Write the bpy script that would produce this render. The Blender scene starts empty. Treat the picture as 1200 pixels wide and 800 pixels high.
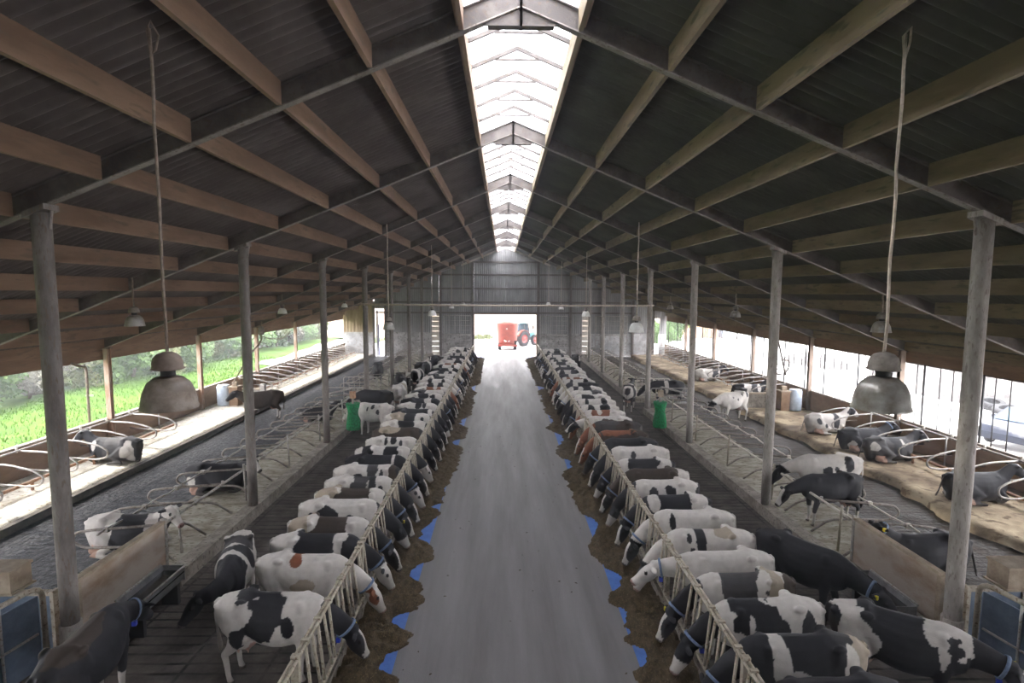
import bpy, math, random
import numpy as np
from mathutils import Vector, Matrix

PI = math.pi
random.seed(11)
RNG = np.random.default_rng(11)
SC = bpy.context.scene
COL = SC.collection
V = Vector

# ------------------------------------------------------------------ constants of the barn
BAY = 6.15
OFF = 0.323
XP = 7.04            # posts
XO = 15.35           # outer posts
SL = 0.408           # roof slope
def FY(k): return (k + OFF) * BAY
Y0, Y1 = -11.0, FY(8)
def rz(x): return 7.3 + SL * (XP - abs(x))          # underside of the rafters
def sz(x): return rz(x) + 0.36                      # underside of the sheets

# ------------------------------------------------------------------ materials
MATS = {}
def mat(name, col, rough=0.8, col2=None, scale=3.0, bump=0.0, bscale=30.0, metal=0.0, thr=(0.4, 0.62), detail=6.0, stretch=(1, 1, 1), col3=None, spec=0.4, rough2=None):
    """Principled material whose colour wanders between col and col2 (and specks of col3) in object space."""
    m = bpy.data.materials.new(name); m.use_nodes = True
    nt = m.node_tree; N = nt.nodes; L = nt.links
    b = N['Principled BSDF']
    b.inputs['Roughness'].default_value = rough
    b.inputs['Metallic'].default_value = metal
    b.inputs['Specular IOR Level'].default_value = spec
    b.inputs['Base Color'].default_value = (*col, 1)
    if col2 is not None or bump:
        tc = N.new('ShaderNodeTexCoord'); mp = N.new('ShaderNodeMapping'); mp.inputs['Scale'].default_value = stretch
        L.new(tc.outputs['Object'], mp.inputs['Vector'])
    if col2 is not None:
        n = N.new('ShaderNodeTexNoise'); n.inputs['Scale'].default_value = scale; n.inputs['Detail'].default_value = detail
        n.inputs['Roughness'].default_value = 0.62
        L.new(mp.outputs['Vector'], n.inputs['Vector'])
        r = N.new('ShaderNodeValToRGB')
        r.color_ramp.elements[0].position = thr[0]; r.color_ramp.elements[0].color = (*col, 1)
        r.color_ramp.elements[1].position = thr[1]; r.color_ramp.elements[1].color = (*col2, 1)
        L.new(n.outputs['Fac'], r.inputs['Fac'])
        out = r.outputs['Color']
        if col3 is not None:
            n2 = N.new('ShaderNodeTexNoise'); n2.inputs['Scale'].default_value = scale * 4.3; n2.inputs['Detail'].default_value = 4
            L.new(mp.outputs['Vector'], n2.inputs['Vector'])
            r2 = N.new('ShaderNodeValToRGB')
            r2.color_ramp.elements[0].position = 0.56; r2.color_ramp.elements[0].color = (0, 0, 0, 1)
            r2.color_ramp.elements[1].position = 0.66; r2.color_ramp.elements[1].color = (1, 1, 1, 1)
            L.new(n2.outputs['Fac'], r2.inputs['Fac'])
            mx = N.new('ShaderNodeMix'); mx.data_type = 'RGBA'
            L.new(r2.outputs['Color'], mx.inputs['Factor']); L.new(out, mx.inputs['A']); mx.inputs['B'].default_value = (*col3, 1)
            out = mx.outputs['Result']
        L.new(out, b.inputs['Base Color'])
        if rough2 is not None:
            mr = N.new('ShaderNodeMapRange'); mr.inputs['From Min'].default_value = thr[0]; mr.inputs['From Max'].default_value = thr[1]
            mr.inputs['To Min'].default_value = rough; mr.inputs['To Max'].default_value = rough2
            L.new(n.outputs['Fac'], mr.inputs['Value']); L.new(mr.outputs['Result'], b.inputs['Roughness'])
    if bump:
        nb = N.new('ShaderNodeTexNoise'); nb.inputs['Scale'].default_value = bscale; nb.inputs['Detail'].default_value = 5
        L.new(mp.outputs['Vector'], nb.inputs['Vector'])
        bp = N.new('ShaderNodeBump'); bp.inputs['Strength'].default_value = bump; bp.inputs['Distance'].default_value = 0.02
        L.new(nb.outputs['Fac'], bp.inputs['Height']); L.new(bp.outputs['Normal'], b.inputs['Normal'])
    MATS[name] = m
    return m

def slat_mat(name, col, col2, gap, rough, rough2, period=0.22, gapw=0.22, scale=2.0, bump=0.6):
    """Slatted concrete floor: slots across the alley, broken every 1.2 m, smeared with manure."""
    m = mat(name, col, rough, col2, scale, 0, thr=(0.35, 0.68), rough2=rough2, spec=0.1)
    nt = m.node_tree; N = nt.nodes; L = nt.links; b = N['Principled BSDF']
    src = b.inputs['Base Color'].links[0].from_socket
    tc = N.new('ShaderNodeTexCoord')
    br = N.new('ShaderNodeTexBrick'); br.inputs['Scale'].default_value = 1.0
    br.inputs['Brick Width'].default_value = 1.35; br.inputs['Row Height'].default_value = period
    br.inputs['Mortar Size'].default_value = period * gapw * 0.5; br.inputs['Mortar Smooth'].default_value = 0.3
    br.offset = 0.0
    br.inputs['Color1'].default_value = (0, 0, 0, 1); br.inputs['Color2'].default_value = (0, 0, 0, 1); br.inputs['Mortar'].default_value = (1, 1, 1, 1)
    L.new(tc.outputs['Object'], br.inputs['Vector'])
    nz = N.new('ShaderNodeTexNoise'); nz.inputs['Scale'].default_value = 1.3; nz.inputs['Detail'].default_value = 4
    L.new(tc.outputs['Object'], nz.inputs['Vector'])
    mr = N.new('ShaderNodeMapRange'); mr.inputs['From Min'].default_value = 0.35; mr.inputs['From Max'].default_value = 0.62; mr.inputs['To Min'].default_value = 1.0; mr.inputs['To Max'].default_value = 0.25
    L.new(nz.outputs['Fac'], mr.inputs['Value'])
    mu = N.new('ShaderNodeMath'); mu.operation = 'MULTIPLY'
    L.new(br.outputs['Color'], mu.inputs[0]); L.new(mr.outputs['Result'], mu.inputs[1])
    mx = N.new('ShaderNodeMix'); mx.data_type = 'RGBA'
    L.new(mu.outputs[0], mx.inputs['Factor']); L.new(src, mx.inputs['A']); mx.inputs['B'].default_value = (*gap, 1)
    L.new(mx.outputs['Result'], b.inputs['Base Color'])
    nb = N.new('ShaderNodeTexNoise'); nb.inputs['Scale'].default_value = 9; nb.inputs['Detail'].default_value = 6
    L.new(tc.outputs['Object'], nb.inputs['Vector'])
    sb = N.new('ShaderNodeMath'); sb.operation = 'SUBTRACT'
    L.new(nb.outputs['Fac'], sb.inputs[0]); L.new(mu.outputs[0], sb.inputs[1])
    bp = N.new('ShaderNodeBump'); bp.inputs['Strength'].default_value = bump; bp.inputs['Distance'].default_value = 0.05
    L.new(sb.outputs[0], bp.inputs['Height']); L.new(bp.outputs['Normal'], b.inputs['Normal'])
    return m

mat('lane', (0.108, 0.100, 0.098), 0.58, (0.162, 0.154, 0.155), 1.0, 0.3, 70, thr=(0.33, 0.66), stretch=(1.8, 0.16, 1), rough2=0.44, spec=0.25)
mat('blue_coating', (0.028, 0.095, 0.33), 0.5, (0.045, 0.13, 0.40), 4, 0.2, 40)
mat('feed', (0.036, 0.026, 0.015), 0.95, (0.085, 0.063, 0.037), 10, 1.0, 45, thr=(0.35, 0.7), stretch=(1, 0.6, 1), col3=(0.12, 0.092, 0.055), spec=0.1)
slat_mat('slats', (0.055, 0.049, 0.046), (0.115, 0.100, 0.088), (0.010, 0.010, 0.010), 0.75, 0.55, 0.24, 0.26)
slat_mat('wet_slats', (0.009, 0.010, 0.013), (0.026, 0.028, 0.036), (0.005, 0.005, 0.006), 0.75, 0.45, 0.2, 0.3, 5.5, 2.6)
slat_mat('brown_slats', (0.050, 0.038, 0.028), (0.058, 0.055, 0.056), (0.012, 0.010, 0.010), 0.7, 0.45, 0.2, 0.28, 1.6, 1.6)
mat('bed', (0.20, 0.175, 0.13), 0.95, (0.38, 0.36, 0.31), 2.5, 0.6, 40, thr=(0.36, 0.62), stretch=(0.7, 1.6, 1), col3=(0.13, 0.11, 0.07), spec=0.1)
mat('sand_bed', (0.125, 0.090, 0.062), 0.95, (0.44, 0.36, 0.25), 0.8, 0.9, 25, thr=(0.36, 0.62), col3=(0.15, 0.11, 0.075), spec=0.1)
mat('white_bed', (0.46, 0.42, 0.35), 0.95, (0.74, 0.71, 0.63), 2.0, 0.5, 30, thr=(0.3, 0.6), col3=(0.30, 0.25, 0.17), spec=0.1)
mat('kerb', (0.17, 0.15, 0.125), 0.9, (0.30, 0.27, 0.235), 3, 0.4, 40, col3=(0.10, 0.085, 0.07))
mat('dark_kerb', (0.045, 0.036, 0.028), 0.9, (0.09, 0.075, 0.06), 4, 0.5, 30)
mat('board', (0.17, 0.105, 0.062), 0.85, (0.26, 0.175, 0.115), 2.0, 0.3, 30, stretch=(1, 0.35, 1))
mat('plaster', (0.30, 0.30, 0.31), 0.9, (0.52, 0.52, 0.53), 1.1, 0.2, 30, col3=(0.25, 0.23, 0.2))
mat('dark_plaster', (0.22, 0.21, 0.20), 0.9, (0.42, 0.41, 0.41), 1.3, 0.2, 30, col3=(0.12, 0.11, 0.1))
mat('sheet_brown', (0.105, 0.090, 0.083), 0.7, (0.150, 0.131, 0.122), 0.9, 0, spec=0.2)
mat('sheet_green', (0.088, 0.088, 0.076), 0.85, (0.122, 0.119, 0.103), 0.9, 0, spec=0.2)
mat('cladding', (0.20, 0.20, 0.20), 0.65, (0.30, 0.30, 0.305), 0.8, 0, stretch=(1, 1, 0.3), metal=0.2)
mat('timber_cladding', (0.22, 0.16, 0.10), 0.85, (0.34, 0.27, 0.18), 1.6, 0, stretch=(2, 1, 0.3))
mat('purlin', (0.180, 0.115, 0.078), 0.85, (0.265, 0.178, 0.124), 2.2, 0.2, 30, stretch=(1, 0.2, 1), col3=(0.17, 0.12, 0.085))
mat('purlin_grey', (0.170, 0.132, 0.085), 0.85, (0.25, 0.202, 0.135), 2.2, 0.2, 30, stretch=(1, 0.2, 1), col3=(0.13, 0.115, 0.075))
mat('beam', (0.095, 0.083, 0.078), 0.8, (0.15, 0.132, 0.122), 3, 0.2, 40, col3=(0.12, 0.095, 0.078))
mat('flange_lit', (0.20, 0.182, 0.165), 0.8, (0.29, 0.265, 0.24), 4, 0.2, 40, col3=(0.16, 0.13, 0.105))  # rafter underside, paler than the web: light falling on it is in the colour
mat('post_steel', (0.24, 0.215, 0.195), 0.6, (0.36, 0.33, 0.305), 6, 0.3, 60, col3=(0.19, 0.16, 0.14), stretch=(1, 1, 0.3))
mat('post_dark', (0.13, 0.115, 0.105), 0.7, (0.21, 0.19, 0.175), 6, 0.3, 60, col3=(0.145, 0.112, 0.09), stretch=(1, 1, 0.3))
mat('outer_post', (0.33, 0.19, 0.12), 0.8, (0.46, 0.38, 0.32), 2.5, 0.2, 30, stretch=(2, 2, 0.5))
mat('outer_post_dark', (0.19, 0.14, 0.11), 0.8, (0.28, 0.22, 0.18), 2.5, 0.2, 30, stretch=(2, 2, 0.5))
mat('galv', (0.28, 0.27, 0.255), 0.5, (0.42, 0.40, 0.375), 6, 0, metal=0.35, col3=(0.22, 0.15, 0.10))
mat('divider_pipe', (0.17, 0.152, 0.135), 0.55, (0.27, 0.245, 0.22), 6, 0, metal=0.2, col3=(0.15, 0.11, 0.08))
mat('galv_pale', (0.52, 0.48, 0.42), 0.5, (0.66, 0.62, 0.56), 6, 0, metal=0.15)
mat('fence_pipe', (0.27, 0.235, 0.18), 0.65, (0.42, 0.38, 0.31), 5, 0.2, 50, metal=0.1, col3=(0.19, 0.135, 0.085))
mat('rust_rail', (0.26, 0.13, 0.07), 0.8, (0.42, 0.27, 0.18), 4, 0.2, 50)
mat('lamp_dirty', (0.13, 0.095, 0.075), 0.6, (0.21, 0.165, 0.135), 5, 0.15, 60)
mat('lamp_shade_dirty', (0.16, 0.125, 0.10), 0.38, (0.30, 0.26, 0.225), 6, 0.05, 60, thr=(0.42, 0.66))
mat('lamp_shade_grey', (0.20, 0.175, 0.145), 0.30, (0.40, 0.39, 0.37), 3.5, 0.05, 60, thr=(0.36, 0.6), metal=.25)
mat('lamp_shade_white', (0.62, 0.61, 0.59), 0.3, (0.78, 0.78, 0.77), 4)
mat('lamp_cap', (0.17, 0.15, 0.13), 0.7, (0.30, 0.265, 0.235), 6, 0.2, 60)
mat('rope', (0.40, 0.34, 0.28), 0.9, (0.55, 0.48, 0.41), 12, 0.3, 80)
mat('rope_dark', (0.17, 0.135, 0.11), 0.9, (0.26, 0.21, 0.17), 12, 0.3, 80)
mat('green_brush', (0.008, 0.14, 0.045), 0.8, (0.02, 0.28, 0.10), 14, 1.0, 90)
mat('blue_sheet', (0.075, 0.105, 0.155), 0.45, (0.125, 0.165, 0.22), 3, 0)
mat('blue_plastic', (0.02, 0.04, 0.19), 0.4, (0.03, 0.06, 0.26), 3)
mat('pale_drum', (0.42, 0.50, 0.60), 0.4, (0.60, 0.68, 0.78), 3)
mat('crate', (0.23, 0.18, 0.13), 0.9, (0.34, 0.28, 0.21), 4, 0.3, 40)
mat('rusty_board', (0.24, 0.165, 0.11), 0.85, (0.37, 0.315, 0.265), 1.6, 0.2, 30, thr=(0.33, 0.56), stretch=(1, .6, 1.4))
mat('trough_steel', (0.20, 0.20, 0.205), 0.4, (0.31, 0.31, 0.32), 4, 0, metal=0.5)
mat('water', (0.02, 0.022, 0.025), 0.08)
mat('dark', (0.02, 0.02, 0.022), 0.6)
mat('tyre', (0.014, 0.014, 0.016), 0.9, (0.035, 0.035, 0.037), 8)
mat('red_paint', (0.20, 0.030, 0.016), 0.5, (0.26, 0.045, 0.026), 2.5)
mat('red_rim', (0.30, 0.03, 0.025), 0.4)
mat('teal_paint', (0.05, 0.20, 0.24), 0.35, (0.08, 0.27, 0.31), 3)
mat('white_paint', (0.78, 0.78, 0.76), 0.4)
mat('orange', (0.75, 0.19, 0.04), 0.5)
mat('car_blue', (0.004, 0.008, 0.022), 0.4, (0.006, 0.013, 0.034), 2)
mat('car_glass', (0.04, 0.09, 0.13), 0.15)
mat('yard', (0.52, 0.51, 0.49), 0.9, (0.68, 0.67, 0.65), 0.5, 0.2, 10)
mat('apron', (0.30, 0.295, 0.29), 0.6, (0.46, 0.45, 0.44), 0.7, 0.2, 10)
mat('grass', (0.026, 0.070, 0.006), 0.9, (0.075, 0.135, 0.016), 0.9, 0.8, 14, thr=(0.3, 0.7), col3=(0.045, 0.10, 0.012), spec=0.1)
mat('dry_field', (0.26, 0.185, 0.13), 0.95, (0.42, 0.325, 0.25), 0.25, 0.3, 3, thr=(0.3, 0.7), stretch=(0.5, 2.0, 2.0))
mat('dirt_track', (0.48, 0.46, 0.42), 0.95, (0.62, 0.60, 0.56), 0.5, 0.2, 5)
mat('rubble', (0.055, 0.05, 0.05), 0.95, (0.20, 0.185, 0.18), 1.8, 1.0, 8, col3=(0.07, 0.065, 0.07))
mat('brick', (0.46, 0.24, 0.14), 0.9, (0.60, 0.36, 0.24), 2.2)
mat('shed_wall', (0.36, 0.45, 0.60), 0.7, (0.50, 0.58, 0.70), 1.0)
mat('shed_roof', (0.20, 0.22, 0.26), 0.7, (0.28, 0.30, 0.33), 1.0)
mat('bark', (0.10, 0.075, 0.05), 0.9, (0.17, 0.13, 0.09), 5)
for nm, c1, c2 in (('leaf_green', (0.030, 0.075, 0.013), (0.085, 0.15, 0.033)), ('leaf_pale', (0.075, 0.10, 0.028), (0.155, 0.17, 0.065)), ('leaf_dark', (0.03, 0.055, 0.025), (0.065, 0.10, 0.045)), ('leaf_grey', (0.05, 0.052, 0.036), (0.12, 0.112, 0.08))):
    mat(nm, c1, 0.8, c2, 1.7, thr=(0.3, 0.7))
mat('collar', (0.10, 0.15, 0.26), 0.6, (0.17, 0.23, 0.35), 20)
mat('tag_blue', (0.02, 0.05, 0.45), 0.5)
mat('tag_red', (0.55, 0.06, 0.02), 0.5)
mat('tag_yellow', (0.70, 0.58, 0.03), 0.5)

def coat_material():
    m = bpy.data.materials.new('coat'); m.use_nodes = True
    N = m.node_tree.nodes; L = m.node_tree.links; b = N['Principled BSDF']
    a = N.new('ShaderNodeAttribute'); a.attribute_name = 'coat'
    tc = N.new('ShaderNodeTexCoord')
    n = N.new('ShaderNodeTexNoise'); n.inputs['Scale'].default_value = 5; n.inputs['Detail'].default_value = 6
    L.new(tc.outputs['Object'], n.inputs['Vector'])
    r = N.new('ShaderNodeMapRange'); r.inputs['From Min'].default_value = 0.3; r.inputs['From Max'].default_value = 0.7; r.inputs['To Min'].default_value = 0.80; r.inputs['To Max'].default_value = 1.08
    L.new(n.outputs['Fac'], r.inputs['Value'])
    mx = N.new('ShaderNodeMix'); mx.data_type = 'RGBA'; mx.blend_type = 'MULTIPLY'; mx.inputs['Factor'].default_value = 1
    L.new(a.outputs['Color'], mx.inputs['A']); L.new(r.outputs['Result'], mx.inputs['B'])
    L.new(mx.outputs['Result'], b.inputs['Base Color'])
    b.inputs['Roughness'].default_value = 0.68; b.inputs['Specular IOR Level'].default_value = 0.22
    bp = N.new('ShaderNodeBump'); bp.inputs['Strength'].default_value = 0.25; bp.inputs['Distance'].default_value = 0.01
    n2 = N.new('ShaderNodeTexNoise'); n2.inputs['Scale'].default_value = 60; n2.inputs['Detail'].default_value = 3
    L.new(tc.outputs['Object'], n2.inputs['Vector']); L.new(n2.outputs['Fac'], bp.inputs['Height']); L.new(bp.outputs['Normal'], b.inputs['Normal'])
    MATS['coat'] = m
coat_material()

def glazing_material():
    """Weathered roof glazing: lets part of the sky and sun straight through, spreads the rest."""
    m = bpy.data.materials.new('roof_glazing'); m.use_nodes = True
    N = m.node_tree.nodes; L = m.node_tree.links
    N.remove(N['Principled BSDF'])
    o = N['Material Output']
    t = N.new('ShaderNodeBsdfTransparent'); t.inputs['Color'].default_value = (0.86, 0.87, 0.88, 1)
    d = N.new('ShaderNodeBsdfTranslucent'); d.inputs['Color'].default_value = (0.86, 0.87, 0.90, 1)
    x = N.new('ShaderNodeMixShader'); x.inputs['Fac'].default_value = 0.38
    L.new(t.outputs[0], x.inputs[1]); L.new(d.outputs[0], x.inputs[2]); L.new(x.outputs[0], o.inputs['Surface'])
    MATS['roof_glazing'] = m
glazing_material()

# ------------------------------------------------------------------ mesh helpers
class MB:
    def __init__(s): s.v = []; s.f = []; s.smooth = []
    def add(s, vs, fs, smooth=False):
        b = len(s.v); s.v.extend([tuple(p) for p in vs]); s.f.extend([tuple(i + b for i in f) for f in fs]); s.smooth.extend([smooth] * len(fs)); return s
    def box(s, x0, x1, y0, y1, z0, z1):
        p = [(x0, y0, z0), (x1, y0, z0), (x1, y1, z0), (x0, y1, z0), (x0, y0, z1), (x1, y0, z1), (x1, y1, z1), (x0, y1, z1)]
        return s.add(p, [(0, 3, 2, 1), (4, 5, 6, 7), (0, 1, 5, 4), (1, 2, 6, 5), (2, 3, 7, 6), (3, 0, 4, 7)])
    def hexa(s, p): return s.add(p, [(0, 3, 2, 1), (4, 5, 6, 7), (0, 1, 5, 4), (1, 2, 6, 5), (2, 3, 7, 6), (3, 0, 4, 7)])
    def prism_y(s, pts, y0, y1):
        """polygon of (x, z), extruded along Y"""
        n = len(pts); vs = [(x, y0, z) for x, z in pts] + [(x, y1, z) for x, z in pts]
        return s.add(vs, [tuple(range(n)), tuple(range(2 * n - 1, n - 1, -1))] + [(i, i + n, (i + 1) % n + n, (i + 1) % n) for i in range(n)])
    def tube(s, path, r, seg=8, closed=False, flat=None):
        P = [V(p) for p in path]; n = len(P); rings = []
        up = V((0, 0, 1)); last = None
        for i in range(n):
            if closed: t = (P[(i + 1) % n] - P[i - 1])
            else: t = P[min(i + 1, n - 1)] - P[max(i - 1, 0)]
            t.normalize()
            if last is None:
                a = up if abs(t.z) < 0.9 else V((1, 0, 0))
                u = t.cross(a).normalized()
            else:
                u = (last - t * last.dot(t)); u = u.normalized() if u.length > 1e-6 else t.orthogonal().normalized()
            last = u; w = u.cross(t)
            rr = r[i] if isinstance(r, (list, tuple)) else r
            rings.append([P[i] + (u * math.cos(a) + w * math.sin(a)) * rr for a in [2 * PI * k / seg for k in range(seg)]])
        vs = [p for q in rings for p in q]; fs = []
        m = n if closed else n - 1
        for i in range(m):
            j = (i + 1) % n
            for k in range(seg):
                k2 = (k + 1) % seg
                fs.append((i * seg + k, i * seg + k2, j * seg + k2, j * seg + k))
        s.add(vs, fs, True)
        if not closed:
            b = len(s.v) - len(vs)
            s.f.append(tuple(b + k for k in range(seg - 1, -1, -1))); s.f.append(tuple(b + (n - 1) * seg + k for k in range(seg))); s.smooth += [False, False]
        return s
    def lathe(s, prof, c=(0, 0, 0), seg=20, axis='z'):
        vs = []; fs = []; n = len(prof)
        for r, z in prof:
            for k in range(seg):
                a = 2 * PI * k / seg; x, y = r * math.cos(a), r * math.sin(a)
                p = (x, y, z) if axis == 'z' else ((z, x, y) if axis == 'x' else (x, z, y))
                vs.append((p[0] + c[0], p[1] + c[1], p[2] + c[2]))
        for i in range(n - 1):
            for k in range(seg):
                k2 = (k + 1) % seg; fs.append((i * seg + k, i * seg + k2, (i + 1) * seg + k2, (i + 1) * seg + k))
        return s.add(vs, fs, True)
    def mesh(s, name, m):
        me = bpy.data.meshes.new(name); me.from_pydata(s.v, [], s.f)
        me.polygons.foreach_set('use_smooth', s.smooth); me.update()
        if m: me.materials.append(MATS[m] if isinstance(m, str) else m)
        return me
    def build(s, name, m, parent=None, loc=None):
        o = bpy.data.objects.new(name, s.mesh(name, m)); COL.objects.link(o)
        if parent is not None: o.parent = parent
        if loc is not None: o.location = loc
        return o

def empty(name, loc, rotz=0.0):
    o = bpy.data.objects.new(name, None); COL.objects.link(o); o.location = loc; o.rotation_euler = (0, 0, rotz); o.empty_display_size = 0.2
    return o
def tag(o, label, cat, group=None, kind=None):
    o['label'] = label; o['category'] = cat
    if group: o['group'] = group
    if kind: o['kind'] = kind
    return o
def struct(o): o['kind'] = 'structure'; return o
def copy_tree(o, parent=None):
    c = o.copy(); COL.objects.link(c)
    if parent is not None: c.parent = parent
    for ch in list(o.children): copy_tree(ch, c)
    return c
ORD = ['first', 'second', 'third', 'fourth', 'fifth', 'sixth', 'seventh', 'eighth', 'ninth', 'tenth', 'eleventh', 'twelfth', 'thirteenth', 'fourteenth', 'fifteenth', 'sixteenth', 'seventeenth', 'eighteenth', 'nineteenth', 'twentieth']
def ordw(i):
    """0-based -> words"""
    if i < 20: return ORD[i]
    t = ['twenty', 'thirty', 'forty'][(i + 1) // 10 - 2]
    u = (i + 1) % 10
    return t + '-' + ORD[u - 1] if u else {20: 'twentieth', 30: 'thirtieth', 40: 'fortieth'}[i + 1]

# ------------------------------------------------------------------ value noise (numpy)
def vnoise(P, seed=0):
    P = np.asarray(P, float); I = np.floor(P).astype(np.int64); Fq = P - I; Fq = Fq * Fq * (3 - 2 * Fq)
    def h(i, j, k):
        n = (i * 374761393 + j * 668265263 + k * 2147483647 + seed * 1274126177) & 0xFFFFFFFF
        n = ((n ^ (n >> 13)) * 1274126177) & 0xFFFFFFFF
        return ((n ^ (n >> 16)) & 0xFFFF) / 65535.0
    i, j, k = I.T; x, y, z = Fq.T
    r = 0
    for a in (0, 1):
        for b in (0, 1):
            for c in (0, 1):
                r = r + h(i + a, j + b, k + c) * (x if a else 1 - x) * (y if b else 1 - y) * (z if c else 1 - z)
    return r
def fbm(P, seed=0, oct=3):
    s = 0; a = 0.5; t = 0
    P = np.asarray(P, float)
    for o in range(oct):
        s = s + a * vnoise(P * 2 ** o, seed + o * 17); t += a; a *= 0.5
    return s / t

# ================================================================== SETTING
def slab(name, x0, x1, y0, y1, z0, z1, m):
    return struct(MB().box(x0, x1, y0, y1, z0, z1).build(name, m))

slab('floor_lane', -2.02, 2.02, Y0, Y1 + 1.0, -0.3, 0.0, 'lane')
slab('floor_outside_apron', -14, 14.0, Y1 + 1.0, Y1 + 22, -0.3, -0.004, 'apron')
for s, nm in ((-1, 'west'), (1, 'east')):
    a, b = sorted((s * 2.02, s * 2.95)); slab('floor_feed_table_' + nm, a, b, Y0, Y1, -0.3, 0.004, 'blue_coating')
    a, b = sorted((s * 2.86, s * 3.02)); struct(MB().box(a, b, 1.0, Y1 - 0.2, -0.05, 0.22).build('kerb_feed_' + nm, 'kerb'))
    a, b = sorted((s * 2.95, s * 6.92)); slab('floor_cow_alley_' + nm, a, b, Y0, Y1, -0.3, 0.0, 'slats')
    a, b = sorted((s * 6.90, s * 7.24)); slab('kerb_stall_' + nm, a, b, 10.75, 26.9, -0.1, 0.31, 'kerb'); slab('kerb_stall_far_' + nm, a, b, 29.6, Y1 - 0.1, -0.1, 0.31, 'kerb')
    xe = 9.05
    a, b = sorted((s * 7.24, s * xe)); slab('floor_inner_stalls_' + nm, a, b, 10.0, 27.0, -0.1, 0.25, 'bed'); slab('floor_inner_stalls_far_' + nm, a, b, 29.6, Y1 - 0.1, -0.1, 0.25, 'bed')
    a, b = sorted((s * 6.92, s * 9.2)); slab('floor_crossing_' + nm, a, b, Y0, Y1, -0.3, -0.002, 'slats')
    xo = 12.65 if s < 0 else 12.0
    a, b = sorted((s * 9.05, s * xo)); slab('floor_back_alley_' + nm, a, b, Y0, Y1, -0.3, 0.0, 'wet_slats' if s < 0 else 'brown_slats')
    a, b = sorted((s * 15.3, s * 15.42)); slab('wall_low_' + nm, a, b, Y0, Y1, -0.3, 1.22, 'board')
    a, b = sorted((s * 15.26, s * 15.46)); slab('trim_wall_top_' + nm, a, b, Y0, Y1, 1.22, 1.27, 'kerb')

# beds against the outer walls, with an uneven, crumbly inner edge
def outer_bed(name, s, xin, m, wob):
    ys = np.arange(Y0, Y1 - 0.05, 0.12); nx = 22
    vs = []; fs = []
    for i, y in enumerate(ys):
        e = xin + wob * (fbm([[y * 0.9, 3.3, 0.5]], 5)[0] - 0.5) * 2
        for j in range(nx):
            t = j / (nx - 1); x = e + (15.3 - e) * t
            z = 0.24 + 0.10 * wob * (fbm([[x * 2.2, y * 2.2, 1.0]], 9)[0] - 0.5) * 2
            if j == 0: z = 0.02
            if j == 1: x = e + 0.04; z -= 0.05
            vs.append((s * x, y, z))
    for i in range(len(ys) - 1):
        for j in range(nx - 1):
            q = (i * nx + j, i * nx + j + 1, (i + 1) * nx + j + 1, (i + 1) * nx + j)
            fs.append(q if s > 0 else q[::-1])
    struct(MB().add(vs, fs, True).build(name, m))
outer_bed('floor_wall_stalls_west', -1, 12.72, 'white_bed', 0.07)
slab('kerb_wall_stalls_west', -12.78, -12.6, Y0, Y1 - 0.1, -0.1, 0.205, 'dark_kerb')
outer_bed('floor_wall_stalls_east', 1, 11.95, 'sand_bed', 0.45)
slab('floor_subsoil', -15.4, 15.4, Y0, Y1, -0.5, -0.28, 'kerb')

# roof sheets: real corrugation down the slope
def roof(name, s, m):
    pitch = 0.205; ys = np.arange(Y0, Y1 + 0.2, pitch / 8)
    xs = [0.86, 4.5, 8.2, 12, 15.9]
    vs = []; fs = []; n = len(xs)
    for i, y in enumerate(ys):
        w = 0.052 * math.cos(2 * PI * y / pitch)
        for x in xs: vs.append((s * x, y, sz(x) + 0.03 + w))
    for i in range(len(ys) - 1):
        for j in range(n - 1):
            q = (i * n + j, i * n + j + 1, (i + 1) * n + j + 1, (i + 1) * n + j)
            fs.append(q[::-1] if s > 0 else q)
    struct(MB().add(vs, fs, True).build(name, m))
roof('ceiling_west', -1, 'sheet_brown'); roof('ceiling_east', 1, 'sheet_green')

# purlins: one board per bay
PX = [0.86 + 1.312 * i for i in range(12)]
pm = {}
for s in (-1, 1):
    for j, x in enumerate(PX):
        w = 0.035
        b = MB()
        za = sz(x) - 0.335; zb = sz(x)
        b.hexa([(s * x - w, 0.06, za), (s * x + w, 0.06, za), (s * x + w, BAY - 0.06, za), (s * x - w, BAY - 0.06, za),
                (s * x - w, 0.06, zb), (s * x + w, 0.06, zb), (s * x + w, BAY - 0.06, zb), (s * x - w, BAY - 0.06, zb)])
        me = b.mesh('roof_beam', 'purlin' if s < 0 else 'purlin_grey')
        for k in range(-2, 8):
            o = bpy.data.objects.new('roof_beam', me); COL.objects.link(o); o.location = (0, FY(k), 0); struct(o)
# eave boards
for s, nm in ((-1, 'west'), (1, 'east')):
    a, b = sorted((s * 15.44, s * 15.52)); slab('trim_eave_' + nm, a, b, Y0, Y1, 3.50, 4.2, 'purlin')

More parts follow.
